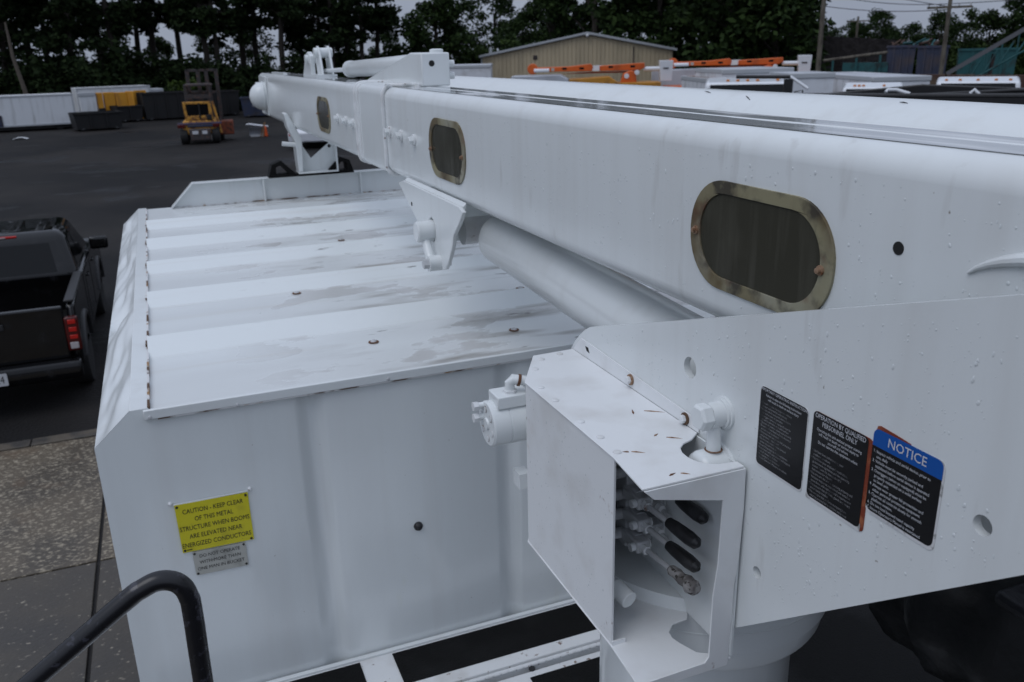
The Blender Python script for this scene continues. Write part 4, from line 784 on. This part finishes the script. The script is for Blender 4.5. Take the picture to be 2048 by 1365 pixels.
MB().box(4.35, 4.72, -.06, -.002, 3.28, 3.62).build('vent', 'fork_dark', t, bevel=.02); MB().box(12.85, 12.93, -.06, -.003, 0, 4.15).build('downpipe', 'fork_dark', t)
MB().ball((RX, -.35, RZ-.12), .16, n=12).build('gable_lamp', 'grey_metal', t); MB().cyl((.5, 2.0, EV-.1), (.5, 2.0, EV+.75), .12, n=12).build('roof_vent', 'grey_metal', t)
MB().box(-.14, -.04, -.02, .08, 0, EV-.15).build('downpipe', 'trim_grey', t)
# street lamp, lit
t = thing('street_lamp', 'lit street lamp above the tan building roof', 'street lamp', (52.0, 97.0, 0))
MB().cyl((0, 0, 0), (0, 0, 6.9), .12, .08, 10).build('pole', 'grey_metal', t); MB().tube([(0, 0, 6.8), (-.5, -.3, 7.0), (-1.1, -.6, 6.85)], .05, 8).build('arm', 'grey_metal', t)
MB().ball((-1.25, -.7, 6.62), .30, .30, .24, n=14).build('lamp', 'lamp_lit', t); MB().lathe([(.32, .14), (.15, .32), (.001, .34)], (-1.25, -.7, 6.62), n=14).build('shade', 'grey_metal', t)

# ------------------------------------------------------------------ orange bucket trucks
def orange_truck(label, loc, rz, first=[None]):
    if first[0]: return dup(first[0], loc, rz, label)
    t = thing('orange_bucket_truck', label, 'truck', loc, rz, 'orange bucket trucks'); first[0] = t
    k = MB().prism(circ((.12, 3.13), .26, 14), 'y', -.2, .2).build('knuckle', 'orange', t, bevel=.03); MB().cyl((.2, -.32, 3.06), (.95, -.32, 3.06), .085, n=16).build('white_cylinder', 'cab_white', k)
    lb = MB().prism([(.3, 2.99), (.3, 3.2), (1.9, 3.22), (3.0, 3.32), (3.12, 3.2), (3.05, 2.98)], 'y', -.24, .12).build('lower_boom', 'orange', t, bevel=.03)
    MB().box(1.05, 1.2, -.245, -.235, 3.02, 3.16).build('boom_label', 'cream_sign', lb)
    for a in (1.7, 2.55): MB().prism(rrect(a-.12, a+.12, 3.07, 3.17, .045, 4), 'y', -.25, -.235).build('boom_window', 'dark_glass', lb)
    MB().prism(rrect(2.9, 3.6, 2.99, 3.24, .05, 4), 'y', -.2, .1).build('boom_insert', 'cab_white', t)
    ub = MB().prism([(3.43, 2.98), (3.43, 3.22), (5.62, 3.32), (5.66, 3.10), (5.4, 2.98)], 'y', -.24, .12).build('upper_boom', 'orange', t, bevel=.03)
    for a in (3.98, 5.05): MB().prism(rrect(a-.12, a+.12, 3.11, 3.21, .045, 4), 'y', -.25, -.235).build('boom_window', 'dark_glass', ub)
    MB().prism([(1.4, 2.86), (3.1, 2.94), (5.2, 2.94), (5.2, 2.86)], 'y', .14, .4).build('inner_boom', 'orange_dark', t)
    tu = MB().prism([(4.45, 2.4), (4.6, 2.85), (4.95, 2.98), (5.2, 2.9), (5.25, 2.4)], 'y', -.5, .2).build('turret', 'orange', t, bevel=.04)
    for a, z in ((4.75, 2.72), (5.25, 2.88)): MB().lathe([(.12, 0), (.12, -.06), (.001, -.07)], (a, -.5, z), 'y', 16).build('turret_pin', 'cab_white', tu)
    MB().cyl((5.6, -.05, 3.02), (6.5, -.05, 3.02), .11, n=14).build('bucket_arm', 'cab_white', t)
    bk = MB(); bk.add([(6.4, -.45, 2.45), (6.95, -.45, 2.45), (6.95, .25, 2.45), (6.4, .25, 2.45), (6.34, -.5, 3.4), (7.0, -.5, 3.4), (7.0, .3, 3.4), (6.34, .3, 3.4), (6.4, -.44, 3.4), (6.94, -.44, 3.4), (6.94, .24, 3.4), (6.4, .24, 3.4), (6.45, -.4, 2.5), (6.9, -.4, 2.5), (6.9, .2, 2.5), (6.45, .2, 2.5)],
                      [(3, 2, 1, 0), (0, 1, 5, 4), (1, 2, 6, 5), (2, 3, 7, 6), (3, 0, 4, 7), (4, 5, 9, 8), (5, 6, 10, 9), (6, 7, 11, 10), (7, 4, 8, 11), (8, 9, 13, 12), (9, 10, 14, 13), (10, 11, 15, 14), (11, 8, 12, 15), (12, 13, 14, 15)])
    bk = bk.build('bucket', 'cab_white', t, bevel=.015); MB().box(6.52, 6.78, -.505, -.495, 3.02, 3.08).build('bucket_mark', 'ink', bk)
    MB().prism([(-.9, 1.0), (-.9, 2.82), (1.5, 2.84), (1.9, 2.62), (1.9, 1.0)], 'y', -1.0, 1.0).build('chip_box', 'box_roof', t, bevel=.03)
    MB().prism([(1.95, .9), (1.95, 2.62), (3.9, 2.72), (4.35, 2.42), (6.4, 2.42), (6.4, .9)], 'y', -.95, .95).build('side_body', 'truck_yellow', t, bevel=.03)
    MB().prism([(6.6, .6), (6.6, 2.2), (7.6, 2.2), (8.0, 1.6), (9.0, 1.4), (9.1, .6)], 'y', -.95, .95).build('cab', 'orange', t, bevel=.06)
    for a in (.6, 2.0, 8.2):
        for s in (-.95, .7):
            MB().lathe([(.25, 0), (.45, .02), (.47, .12), (.45, .24), (.25, .25)], (a, s, .47), 'y', 20).build('wheel', 'tyre', t)
    return t
a1 = math.atan2(38.98-41.36, 22.49-17.74)
orange_truck('orange bucket truck with folded boom in front of the tan building', (17.75, 41.35, 0), a1)
orange_truck('orange bucket truck with folded boom right of the tan building, beside the trees', (25.45, 40.7, .08), math.atan2(37.75-40.71, 29.64-25.42))

# ------------------------------------------------------------------ box trucks and cabs on the right
def box_truck(label, loc, rz, L_, wd_, z1, cabh=2.3, roofm='box_roof'):
    t = thing('box_truck', label, 'truck', loc, rz, 'white box trucks')
    MB().box(0, L_, 0, wd_, .95, z1).build('box_shell', 'box_white', t, bevel=.03)
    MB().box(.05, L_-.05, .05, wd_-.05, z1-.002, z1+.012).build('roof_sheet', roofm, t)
    for a, b in ((-.03, .07), (L_-.07, L_+.03)):
        MB().box(a, b, -.03, wd_+.03, z1-.16, z1+.02).build('roof_cap', 'trim_grey', t, bevel=.03)
    for yy in (-.02, wd_-.05): MB().box(-.01, L_+.01, yy, yy+.07, z1-.12, z1+.018).build('top_rail', 'trim_grey', t, bevel=.01)
    k = max(3, int(L_/.6))
    for i in range(1, k): MB().box(L_*i/k-.012, L_*i/k+.012, wd_-.006, wd_+.008, 1.05, z1-.13).build('panel_seam', 'trim_grey', t)
    MB().box(.1, L_+1.6, .3, wd_-.3, .55, .94).build('frame', 'black_steel', t)
    c = MB().prism([(L_+.1, .7), (L_+.1, cabh), (L_+1.1, cabh), (L_+1.6, 1.55), (L_+2.1, 1.4), (L_+2.15, .7)], 'y', .15, wd_-.15).build('cab', 'cab_white', t, bevel=.06, seg=3)
    MB().prism([(L_+1.12, cabh-.06), (L_+1.58, 1.6), (L_+1.61, 1.62), (L_+1.15, cabh-.05)], 'y', .25, wd_-.25).build('windscreen', 'dark_glass', c)
    for a in (.9, L_+1.1):
        for s in (0, wd_-.28): MB().lathe([(.25, 0), (.42, .02), (.44, .12), (.42, .26), (.25, .28)], (a, s, .44), 'y', 20).build('wheel', 'tyre', t)
    return t
box_truck('large white box truck with grey roof in front of the blue containers', (24.8, 23.1, 0), R(70), 6.2, 2.0, 2.87)
box_truck('white box truck end showing left of the tan building above the upper boom', (18.0, 47.6, 0), R(68), 4.6, 2.5, 3.3)
box_truck('short white box truck parked before the second orange truck', (21.6, 26.3, 0), R(78), 2.6, 2.7, 3.2)
box_truck('small white box truck just left of the large box truck', (20.55, 23.0, 0), R(70), 2.0, 1.45, 3.1)
box_truck('box truck with a brownish grey wet roof and painted-in orange reflection below the second orange boom', (18.2, 23.1, 0), R(70), 7.0, 1.3, 2.92, roofm='tan_roof_reflection')
def truck_cab(label, loc, rz, wd_, ztop, lights):
    """a white medium-duty cab facing its local -y."""
    t = thing('truck_cab', label, 'truck', loc, rz, 'white truck cabs'); h = wd_/2
    c = MB(); c.add([(-h, -.1, 1.5), (h, -.1, 1.5), (h, 1.5, 1.5), (-h, 1.5, 1.5), (-h+.08, .22, ztop-.1), (h-.08, .22, ztop-.1), (h-.06, 1.5, ztop), (-h+.06, 1.5, ztop)], [(0, 3, 2, 1), (4, 5, 6, 7), (0, 1, 5, 4), (1, 2, 6, 5), (2, 3, 7, 6), (3, 0, 4, 7)])
    c = c.build('cab', 'cab_white', t, bevel=.09, seg=4)
    f0 = [(-h, -.1, 1.5), (h, -.1, 1.5), (h-.08, .22, ztop-.1), (-h+.08, .22, ztop-.1)]
    quad_on(*f0, .06, .94, .30, .965, .02).build('windscreen', 'dark_glass', c, smooth=0, fix=False)
    for s in (-1, 1):
        s0 = [(s*h, -.1, 1.5), (s*h, 1.5, 1.5), (s*(h-.06), 1.5, ztop), (s*(h-.08), .22, ztop-.1)]
        quad_on(*s0, .28, .82, .35, .84, .012*s).build('side_window', 'dark_glass', c, smooth=0, fix=False)
        MB().tube([(s*h, .1, ztop-.35), (s*(h+.2), 0, ztop-.3), (s*(h+.22), 0, ztop-.75)], .018, 6).build('mirror_arm', 'grip_black', t); MB().box(s*(h+.22)-.09, s*(h+.22)+.09, -.05, .04, ztop-.78, ztop-.42).build('mirror', 'grip_black', t, bevel=.02)
    for a in lights: MB().lathe([(.045, 0), (.04, .04), (.001, .05)], (a, .42, ztop-.075), n=10).build('marker_light', 'amber', c)
    MB().prism([(-1.5, .8), (-1.45, 1.35), (-.12, 1.52), (-.1, .8)], 'x', -h+.1, h-.1).build('hood', 'cab_white', t, bevel=.1, seg=3)
    MB().box(-h+.05, h-.05, -.1, 1.5, .7, 1.499).build('lower_cab', 'cab_white', t); MB().box(-.5, .5, -1.3, 5.0, .5, .75).build('frame', 'black_steel', t)
    for yy in (-.9, 4.0):
        for s in (-h, h-.28): MB().lathe([(.25, 0), (.46, .02), (.48, .12), (.46, .26), (.25, .28)], (s, yy, .48), 'x', 20).build('wheel', 'tyre', t)
    return t
truck_cab('white truck cab with a row of amber roof lights, nearest behind the upper boom', (14.2, 19.0, 0), R(-36), 2.3, 3.2, (-.5, -.25, 0, .25, .75))
truck_cab('white truck cab in front of the large white box truck', (19.4, 20.1, 0), R(-44), 1.8, 2.86, (-.5, -.38, -.26, .3))
truck_cab('white truck cab with blue-grey windscreen at the right edge', (21.3, 18.2, 0), R(-49), 2.25, 3.0, (-.8, -.45, 0, .45, .8))
# black dump body and tarp rails just behind the upper boom
t = thing('dump_body', 'black open dump body just behind the white upper boom at right', 'truck body', (11.45, 11.05, -.38), R(-45.8))
MB().box(-1.85, 2.6, -.55, -.48, 2.2, 3.57).build('side_board', 'black_steel', t, bevel=.02); MB().prism([(-1.5, 2.2), (-1.5, 3.50), (.2, 3.66), (2.4, 3.56), (2.4, 2.2)], 'y', 1.55, 1.62).build('side_board', 'black_steel', t, bevel=.02)
MB().box(2.35, 2.42, -.479, 1.549, 2.2, 3.48).build('head_board', 'black_steel', t, bevel=.02); MB().box(-1.5, 2.3, -.48, 1.55, 2.15, 2.25).build('floor', 'black_steel', t)
MB().tube([(-1.9, -.52, 3.58), (2.65, -.52, 3.56)], .04, 10).build('tarp_rail', 'grip_black', t); MB().tube([(-1.3, .45, 3.45), (1.9, .45, 3.62)], .03, 10).build('tarp_bow', 'black_steel', t)
MB().tube([(-.35, -.5, 3.62), (-.33, -.45, 3.66), (-.2, -.45, 3.66), (.0, -.5, 3.60)], .028, 10).build('tarp_arm', 'cab_white', t); MB().tube([(.85, -.5, 3.60), (.9, -.5, 3.66), (.98, -.5, 3.58)], .028, 10).build('tarp_arm', 'cab_white', t)
MB().box(-1.4, 1.4, -.3, .7, .6, 2.14).build('truck_frame', 'black_steel', t)
for a in (-.9, .9):
    for s in (-.5, .55): MB().lathe([(.25, 0), (.48, .02), (.5, .12), (.48, .3), (.25, .32)], (a, s, .5), 'y', 20).build('wheel', 'tyre', t)
t = thing('tarp_pole', 'long dark tarp pole lying over the white cab behind the upper boom', 'pole', (9.55, 12.95, -.08), R(-37))
MB().cyl((-.1, 0, 3.57), (.8, 0, 3.555), .03, n=10).build('pole', 'grip_black', t); MB().tube([(.8, 0, 3.56), (1.1, -.1, 3.36)], .025, 8).build('white_brace', 'cab_white', t); MB().box(.7, .85, -.06, .06, .08, 3.52).build('stand', 'black_steel', t)

# ------------------------------------------------------------------ scrap yard on the right
t = thing('netting_fence', 'black debris netting fence behind the utility pole', 'fence', (43.8, 57.0, 0), math.atan2(51.0-57.0, 51.0-43.8))
LN = math.hypot(7.2, 6)
def net_top(x): return 3.0+1.7*min(1, max(0, x/1.9))**.8-.55*max(0, (x-2.2)/7.2)
for k in range(10):
    xa, xb = LN*k/10, LN*(k+1)/10
    MB().grid(lambda u, v: (xa+(xb-xa)*u, .25*noise.noise(Vector((xa*.5+u, v*2, 4))), v*net_top(xa+(xb-xa)*u)), 6, 6).build('net_panel', 'netting', t, smooth=60)
    MB().cyl((xa, .1, 0), (xa, .1, net_top(xa)+.1), .05, n=8).build('post', 'fork_dark', t)
def bin_box(label, loc, rz, wx, dy, z0, z1, m_):
    t = thing('scrap_container', label, 'container', loc, rz, 'scrap containers by the conveyor')
    s = .12; MB().add([(s, s, z0), (wx-s, s, z0), (wx-s, dy, z0), (s, dy, z0), (0, 0, z1), (wx, 0, z1), (wx, dy, z1), (0, dy, z1)], [(0, 3, 2, 1), (0, 1, 5, 4), (1, 2, 6, 5), (2, 3, 7, 6), (3, 0, 4, 7), (4, 5, 6, 7)]).build('shell', m_, t)
    MB().box(-.06, wx+.06, -.06, .04, z1-.12, z1+.02).build('rim', m_, t)
    for k in range(1, 4): MB().box(wx*k/4-.05, wx*k/4+.05, -.04, .1, z0, z1-.1).build('rib', m_, t)
    return t
rzb = math.atan2(41.75-44.1, 45.83-43.57)
bin_box('left one of two slate blue scrap containers beside the conveyor', (43.5, 44.2, 0), rzb, 1.65, 2.0, .1, 3.78, 'slate_blue')
bin_box('right one of two slate blue scrap containers beside the conveyor', (44.72, 42.95, 0), rzb, 1.75, 2.0, .1, 3.72, 'slate_blue')
bin_box('teal scrap container right of the slate blue ones', (46.6, 41.5, 0), rzb, 3.2, 2.0, .1, 3.5, 'teal')
t = thing('scrap_heap', 'dark scrap piled on top of the slate blue containers', 'scrap', (44.9, 43.4, 3.7), rzb)
for k in range(26): a = rnd.uniform(-1.4, 1.6); MB().box(-.3, .3, -.05, .05, -.04, .04).build('scrap_piece', 'rusty_scrap' if k % 3 else 'teal', t).location = (a, rnd.uniform(.2, 1.4), rnd.uniform(0, .35)); 
for c in t.children: c.rotation_euler = (rnd.uniform(-1, 1), rnd.uniform(-.6, .6), rnd.uniform(0, 3))
t = thing('pipe_rack', 'long tan pipe on a teal stand before the netting', 'pipe', (40.6, 46.6, 0), math.atan2(-2.2, 2.4))
MB().cyl((0, 0, 2.95), (3.9, .3, 3.40), .10, n=12).build('pipe', 'pole_wood', t); MB().box(1.2, 3.9, .1, .5, 2.2, 2.8).build('teal_bed', 'teal', t)
for a in (.6, 2.0, 3.4): MB().box(a-.06, a+.06, -.1, .4, 0, 2.9+a*.1).build('stand_post', 'teal', t)
t = thing('conveyor', 'inclined conveyor of grey and teal steel rising out at the right edge', 'conveyor', (37.3, 33.3, .1), math.atan2(-2.1, 1.75))
MB().prism([(-.3, 2.25), (4.6, 5.45), (4.5, 5.62), (-.4, 2.42)], 'y', -.5, -.4).build('side_rail', 'conveyor_grey', t); MB().prism([(-.3, 2.25), (4.6, 5.45), (4.5, 5.62), (-.4, 2.42)], 'y', .4, .5).build('side_rail', 'conveyor_grey', t)
MB().prism([(-.3, 2.29), (4.6, 5.49), (4.58, 5.53), (-.32, 2.33)], 'y', -.399, .399).build('belt', 'rubber', t)
for k in range(6):
    a = .6+k*.65; zt = 2.45+a*3.2/4.9
    MB().tube([(a, -.45, zt-.9), (a+.5, -.45, zt+.15)], .045, 6).build('truss_bar', 'teal', t); MB().tube([(a, -.45, zt), (a, -.45, zt-.9)], .04, 6).build('truss_bar', 'teal', t)
MB().tube([(.5, -.45, 1.85), (4.6, -.45, 4.5)], .05, 6).build('truss_chord', 'teal', t)
for a in (1.4, 3.2): MB().tube([(a, 0, 0), (a+.2, 0, 2.4+a*.6)], .09, 8).build('leg', 'fork_dark', t)
t = thing('rusty_wall', 'rust brown scrap wall under the conveyor', 'wall', (33.0, 31.5, 0), math.atan2(-5.5, 5))
for k in range(6): MB().box(k*1.2, k*1.2+1.15, 0, .2, 0, 2.55-.02*k).build('wall_panel', 'rusty_scrap', t, bevel=.02)
# utility poles and wires
def pole(label, x, y, h, r):
    t = thing('utility_pole', label, 'utility pole', (x, y, 0), math.atan2(-x, y), 'utility poles'); MB().cyl((0, 0, 0), (0, 0, h), r, r*.75, 12).build('shaft', 'pole_wood', t)
    MB().box(-1.2, 1.2, -.06, .06, h-.55, h-.42).build('crossarm', 'pole_wood', t)
    for a in (-1.1, -.5, .5, 1.1): MB().cyl((a, 0, h-.42), (a, 0, h-.25), .04, n=8).build('insulator', 'grey_metal', t)
    return t
pole('utility pole rising in front of the black netting', 39.2, 45.4, 9.5, .17)
pole('utility pole with its crossarm in view at the upper right', 44.25, 40.5, 6.35, .15)
pole('short distant utility pole against the right-hand hill', 74.7, 80.7, 6.8, .16)
t = thing('bare_trunk', 'pale bare trunk leaning among the pines behind the white trailer', 'tree', (-7.45, 66.5, 0)); MB().tube([(0, 0, 0), (-.12, 0, 2.2), (-.45, 0, 4.4), (-.5, 0, 6.5)], [.16, .14, .11, .06], 8).build('trunk', 'bark_pale', t)
for k, (a, b, sag_) in enumerate((((39.2, 45.4, 6.9), (44.25, 40.5, 6.05), .25), ((39.2, 45.4, 6.2), (44.25, 40.5, 5.75), .2), ((44.25, 40.5, 6.05), (56, 28, 7.4), .3), ((44.25, 40.5, 5.9), (39.0, 45.3, 7.6), .1), ((23.5, 92, 7.3), (31, 88, 7.6), .15), ((23.5, 92, 6.8), (31, 88, 7.1), .15))):
    a, b = Vector(a), Vector(b)
    tag(MB().tube([a.lerp(b, i/14)-Vector((0, 0, sag_*4*(i/14)*(1-i/14))) for i in range(15)], .022, 5).build('power_line', 'wire'), ['upper power line between the two right-hand poles', 'lower power line between the two right-hand poles', 'power line leaving the crossarm pole towards the right edge', 'power line rising from the crossarm pole to the left', 'upper of two distant power lines beside the lone oak', 'lower of two distant power lines beside the lone oak'][k], 'power line', 'power lines')

# ------------------------------------------------------------------ trees
def leaves(mb, rng_, c, r, n, s, flat=.7):
    for _ in range(n):
        d = Vector((rng_.gauss(0, 1), rng_.gauss(0, 1), rng_.gauss(0, 1))).normalized()*(rng_.random()**.45)
        p_ = Vector(c)+Vector((d.x*r, d.y*r, d.z*r*flat))
        u = Vector((rng_.gauss(0, 1), rng_.gauss(0, 1), rng_.gauss(0, .6))).normalized(); v = u.cross(Vector((rng_.gauss(0, 1), rng_.gauss(0, 1), rng_.gauss(0, 1)))).normalized(); k = s*rng_.uniform(.6, 1.4)
        mb.add([p_-u*k, p_+v*k*.55, p_+u*k, p_-v*k*.55], [(0, 1, 2, 3)])
def make_tree(kind, seed):
    q = random.Random(seed); tr = MB(); cr_ = MB()
    if kind == 'pine':
        h = q.uniform(15, 18); bend = [Vector((q.uniform(-.5, .5)*t, q.uniform(-.5, .5)*t, h*t)) for t in [i/7 for i in range(8)]]
        tr.tube(bend, [.24*(1-.8*i/7)+.03 for i in range(8)], 8)
        for k in range(30):
            t = q.uniform(.30, 1); b0 = bend[min(6, int(t*7))].lerp(bend[min(7, int(t*7)+1)], t*7-int(t*7)) if t < 1 else bend[7]
            a = q.uniform(0, 6.28); ln = q.uniform(1.2, 3.6)*(1.15-.6*t); e = b0+Vector((math.cos(a)*ln, math.sin(a)*ln, q.uniform(.0, .9)))
            tr.tube([b0, b0.lerp(e, .5)+Vector((0, 0, .15)), e], [.06, .045, .02], 5)
            for j in range(2): leaves(cr_, q, b0.lerp(e, .65+.35*j), q.uniform(.55, 1.0), 95, .20, .55)
        lm = 'leaf_pine'
    elif kind == 'oak':
        h = q.uniform(9.5, 11); tr.tube([(0, 0, 0), (.15, 0, h*.3), (.1, .1, h*.55), (0, 0, h*.8)], [.3, .24, .17, .06], 8)
        for k in range(26):
            t = q.uniform(.25, .95); a = q.uniform(0, 6.28); ln = q.uniform(1.2, 4.2)*math.sin(math.pi*min(.95, t*.9+.1))**.6; b0 = Vector((.1, .05, h*.8*t)); e = b0+Vector((math.cos(a)*ln, math.sin(a)*ln, q.uniform(.3, 1.8)))
            tr.tube([b0, b0.lerp(e, .5)+Vector((0, 0, .2)), e], [.09, .06, .02], 5)
            leaves(cr_, q, e, q.uniform(.8, 1.4), 170, .19, .7); leaves(cr_, q, b0.lerp(e, .6), q.uniform(.6, 1.0), 80, .19, .7)
        lm = 'leaf_oak'
    elif kind == 'broad':
        h = q.uniform(9, 12); tr.tube([(0, 0, 0), (.2, .1, h*.4), (0, 0, h*.75)], [.3, .2, .08], 8)
        for k in range(44):
            a = q.uniform(0, 6.28); zz = q.uniform(.12, 1); rr = 3.3*math.sin(math.pi*min(.97, .12+zz*.8))**.7*q.uniform(.35, 1); c = (math.cos(a)*rr, math.sin(a)*rr, h*zz)
            if k % 3 == 0: tr.tube([(0, 0, h*zz*.6), Vector((0, 0, h*zz*.6)).lerp(Vector(c), .5)+Vector((0, 0, .2)), c], [.08, .05, .02], 5)
            leaves(cr_, q, c, q.uniform(.8, 1.5), 130, .21, .75)
        lm = 'leaf_oak'
    else:
        h = q.uniform(3.2, 4.4); tr.tube([(0, 0, 0), (.1, 0, h*.5), (0, 0, h*.8)], [.1, .08, .03], 6)
        for k in range(26):
            a = q.uniform(0, 6.28); zz = q.uniform(.08, 1); rr = 2.6*math.sqrt(max(.05, 1-zz*zz*.85))*q.uniform(.2, 1); c = (math.cos(a)*rr, math.sin(a)*rr, h*zz)
            if k % 4 == 0: tr.tube([(0, 0, .2), c], [.05, .02], 5)
            leaves(cr_, q, c, q.uniform(.6, 1.0), 120, .17, .8)
        lm = 'leaf_hedge'
    t = thing({'pine': 'pine_tree', 'oak': 'oak_tree', 'broad': 'broadleaf_tree', 'bush': 'shrub'}[kind], '', 'shrub' if kind == 'bush' else 'tree', (0, 0, -50))
    tr.build('trunk', 'bark', t); cr_.build('crown', lm, t, smooth=0, fix=False); return t
PROT = {('pine', i): make_tree('pine', 11+i) for i in range(4)}
PROT.update({('oak', i): make_tree('oak', 31+i) for i in range(2)}); PROT.update({('broad', i): make_tree('broad', 51+i) for i in range(3)}); PROT.update({('bush', i): make_tree('bush', 71+i) for i in range(3)})
used = set()
def plant(kind, i, x, y, s, label, group, z=0., crown=None):
    k = (kind, i); src = PROT[k]; rz = rnd.uniform(0, 6.28)
    if k not in used and crown is None: used.add(k); o = src; o.location = (x, y, z); o.rotation_euler = (0, 0, rz); o.scale = (s, s, s); o['label'] = label
    else:
        o = dup(src, (x, y, z), rz, label, (s, s, s))
        if crown:
            for c in o.children:
                if c.name.startswith('crown'):
                    c.data = c.data.copy(); c.data.materials[0] = M[crown]
    o['group'] = group; return o
def polar(px_deg, d): return d*math.sin(R(px_deg)), d*math.cos(R(px_deg))
# azimuth in degrees from +y towards +x; frame spans about -8 to 53
ORD = ['first', 'second', 'third', 'fourth', 'fifth', 'sixth', 'seventh', 'eighth', 'ninth', 'tenth', 'eleventh', 'twelfth', 'thirteenth', 'fourteenth']; CNT = {}
def nth(base): CNT[base] = CNT.get(base, -1)+1; return ORD[CNT[base]]+' from the left of the '+base
GP = 'pines along the left edge of the yard'
az = -9.5
while az < 8.2:
    d = rnd.uniform(76, 84); x, y = polar(az+rnd.uniform(-.3, .3), d)
    lab = nth('dark pines behind the white storage trailer' if az < -4.2 else ('dark pines behind the yellow cabinets' if az < .4 else ('dark pines behind the forklift' if az < 4.4 else 'dark pines rising near the boom tip')))
    plant('pine', rnd.randrange(4), x, y, rnd.uniform(.92, 1.15), lab, GP); az += 1.15
for az in (9.0, 10.1, 10.9, 11.8, 12.7, 13.7):
    x, y = polar(az, 80+rnd.uniform(-3, 3)); plant('pine', rnd.randrange(4), x, y, rnd.uniform(.85, 1.0), nth('slender pines above the boom-top cylinder'), GP)
az = -9.5
while az < 7:
    x, y = polar(az, 90+rnd.uniform(-3, 3)); plant('broad', rnd.randrange(3), x, y, rnd.uniform(.5, .68), nth('broad trees in the second row behind the pines'), 'trees behind the pines'); az += 2.6
az = -9.8
while az < 24.5:
    far = az > 9
    d = 76 if not far else 82; x, y = polar(az, d+rnd.uniform(-2, 2))
    lab = nth('dark shrubs under the pines behind the white trailer' if az < -3 else ('dark shrubs under the pines around the forklift' if not far else 'green shrubs in the hedge behind the boom'))
    plant('bush', rnd.randrange(3), x, y, rnd.uniform(1.0, 1.35) if not far else rnd.uniform(1.05, 1.3), lab, 'shrubs along the far edge of the yard', crown=None if far else 'leaf_pine'); az += 1.5
for az_, s_, lab in ((-1.6, .55, 'bright green sapling above the white container'), (2.2, .7, 'bright green shrub left of the forklift mast')):
    x, y = polar(az_, 72); plant('bush', 1, x, y, s_, lab, 'bright young shrubs', crown='leaf_bright')
x, y = polar(17.3, 78); plant('oak', 0, x, y, 1.0, 'lone oak with open branches against the sky in the upper middle', 'oaks')
for az, d, k, i, s, lab in ((22.2, 92, 'oak', 1, .78, 'leafy tree left of the tan building ridge'), (24.6, 95, 'broad', 0, 1.05, 'leafy tree behind the left slope of the building roof'), (27.2, 92, 'broad', 1, 1.5, 'tall dark tree directly behind the building ridge'), (29.6, 94, 'pine', 2, 1.25, 'dark pine behind the building ridge and street lamp'), (31.2, 90, 'broad', 2, 1.45, 'dark tree behind the right slope of the building roof'), (33.4, 92, 'broad', 0, 1.6, 'dark tree right of the building ridge'), (35.2, 76, 'broad', 1, 1.4, 'dark green tree just right of the tan building'), (36.8, 72, 'broad', 2, 1.45, 'dark green tree above the second orange truck'), (38.4, 70, 'broad', 0, 1.3, 'dark green tree left of the utility pole'), (39.6, 78, 'oak', 1, .8, 'small-leaved tree behind the utility pole'), (34.0, 84, 'pine', 1, .9, 'dark pine behind the trees right of the building'), (26, 98, 'pine', 3, .9, 'dark pine behind the building roof')):
    x, y = polar(az, d); plant(k, i, x, y, s, lab, 'trees behind the tan building')
az = 9.5
while az < 41:
    x, y = polar(az, 104+rnd.uniform(-4, 4)); plant('broad', rnd.randrange(3), x, y, rnd.uniform(.55, .66) if az < 21 else rnd.uniform(.66, .95), nth('far trees behind the building'), 'far wood behind the building'); az += 2.3
for az, d, s in ((32.9, 62, .45), (33.9, 60, .55), (34.8, 58, .5)):
    x, y = polar(az, d); plant('bush', 0, x, y, s, nth('bright shrubs right of the tan building'), 'bright shrubs by the building', crown='leaf_bright')
for az, d, s in ((45.0, 36, .62), (46.2, 37, .66), (47.3, 36, .6)):
    x, y = polar(az, d); plant('bush', 2, x, y, s, nth('green shrubs by the conveyor'), 'shrubs by the scrap yard')
# wooded hill on the right
hl_ = MB(); hl_.grid(lambda u, v: (60+u*90, 120-u*95+v*60, 4.5*math.sin(math.pi*min(1, v*1.4)/2)*(.5+.5*u)+.6*noise.noise(Vector((u*4, v*4, 1)))), 24, 12); struct(hl_.build('hill', 'hill_ground', smooth=80))
for az, d, k, i, s, z in sorted(((40.6, 112, 'broad', 1, .50, 0), (41.7, 115, 'broad', 2, .50, 0), (43.0, 118, 'broad', 0, .60, 0), (43.9, 116, 'broad', 1, .62, 0), (44.6, 125, 'broad', 0, .56, 0), (42.4, 126, 'broad', 1, .55, 0), (41.2, 124, 'broad', 0, .52, 0), (45.0, 112, 'broad', 2, .46, 0), (45.7, 122, 'broad', 1, .50, 0), (46.2, 108, 'broad', 0, .46, 0), (46.8, 118, 'broad', 2, .52, 0), (47.3, 104, 'broad', 1, .56, 0), (48.5, 100, 'broad', 2, .60, 0), (49.7, 98, 'broad', 0, .62, .2), (50.9, 96, 'broad', 1, .70, .3), (52.0, 94, 'broad', 2, .78, .4), (53.4, 92, 'broad', 0, .85, .5), (54.8, 92, 'broad', 0, .9, .5))):
    x, y = polar(az, d); plant(k, i, x, y, s, nth('hill trees between the utility poles' if az < 47 else 'hill trees above the conveyor'), 'trees on the right-hand hill', z)
for az in (40.4, 41.6, 42.8, 44, 45.2, 46.5, 47.8, 49.2, 50.6, 52, 53.4):
    x, y = polar(az, 92+rnd.uniform(-4, 4)); plant('bush', rnd.randrange(3), x, y, rnd.uniform(.75, .95), nth('green shrubs below the right-hand hill'), 'shrubs below the hill')
for k, o in PROT.items():
    if k not in used:
        for c in list(o.children): bpy.data.objects.remove(c)
        bpy.data.objects.remove(o)
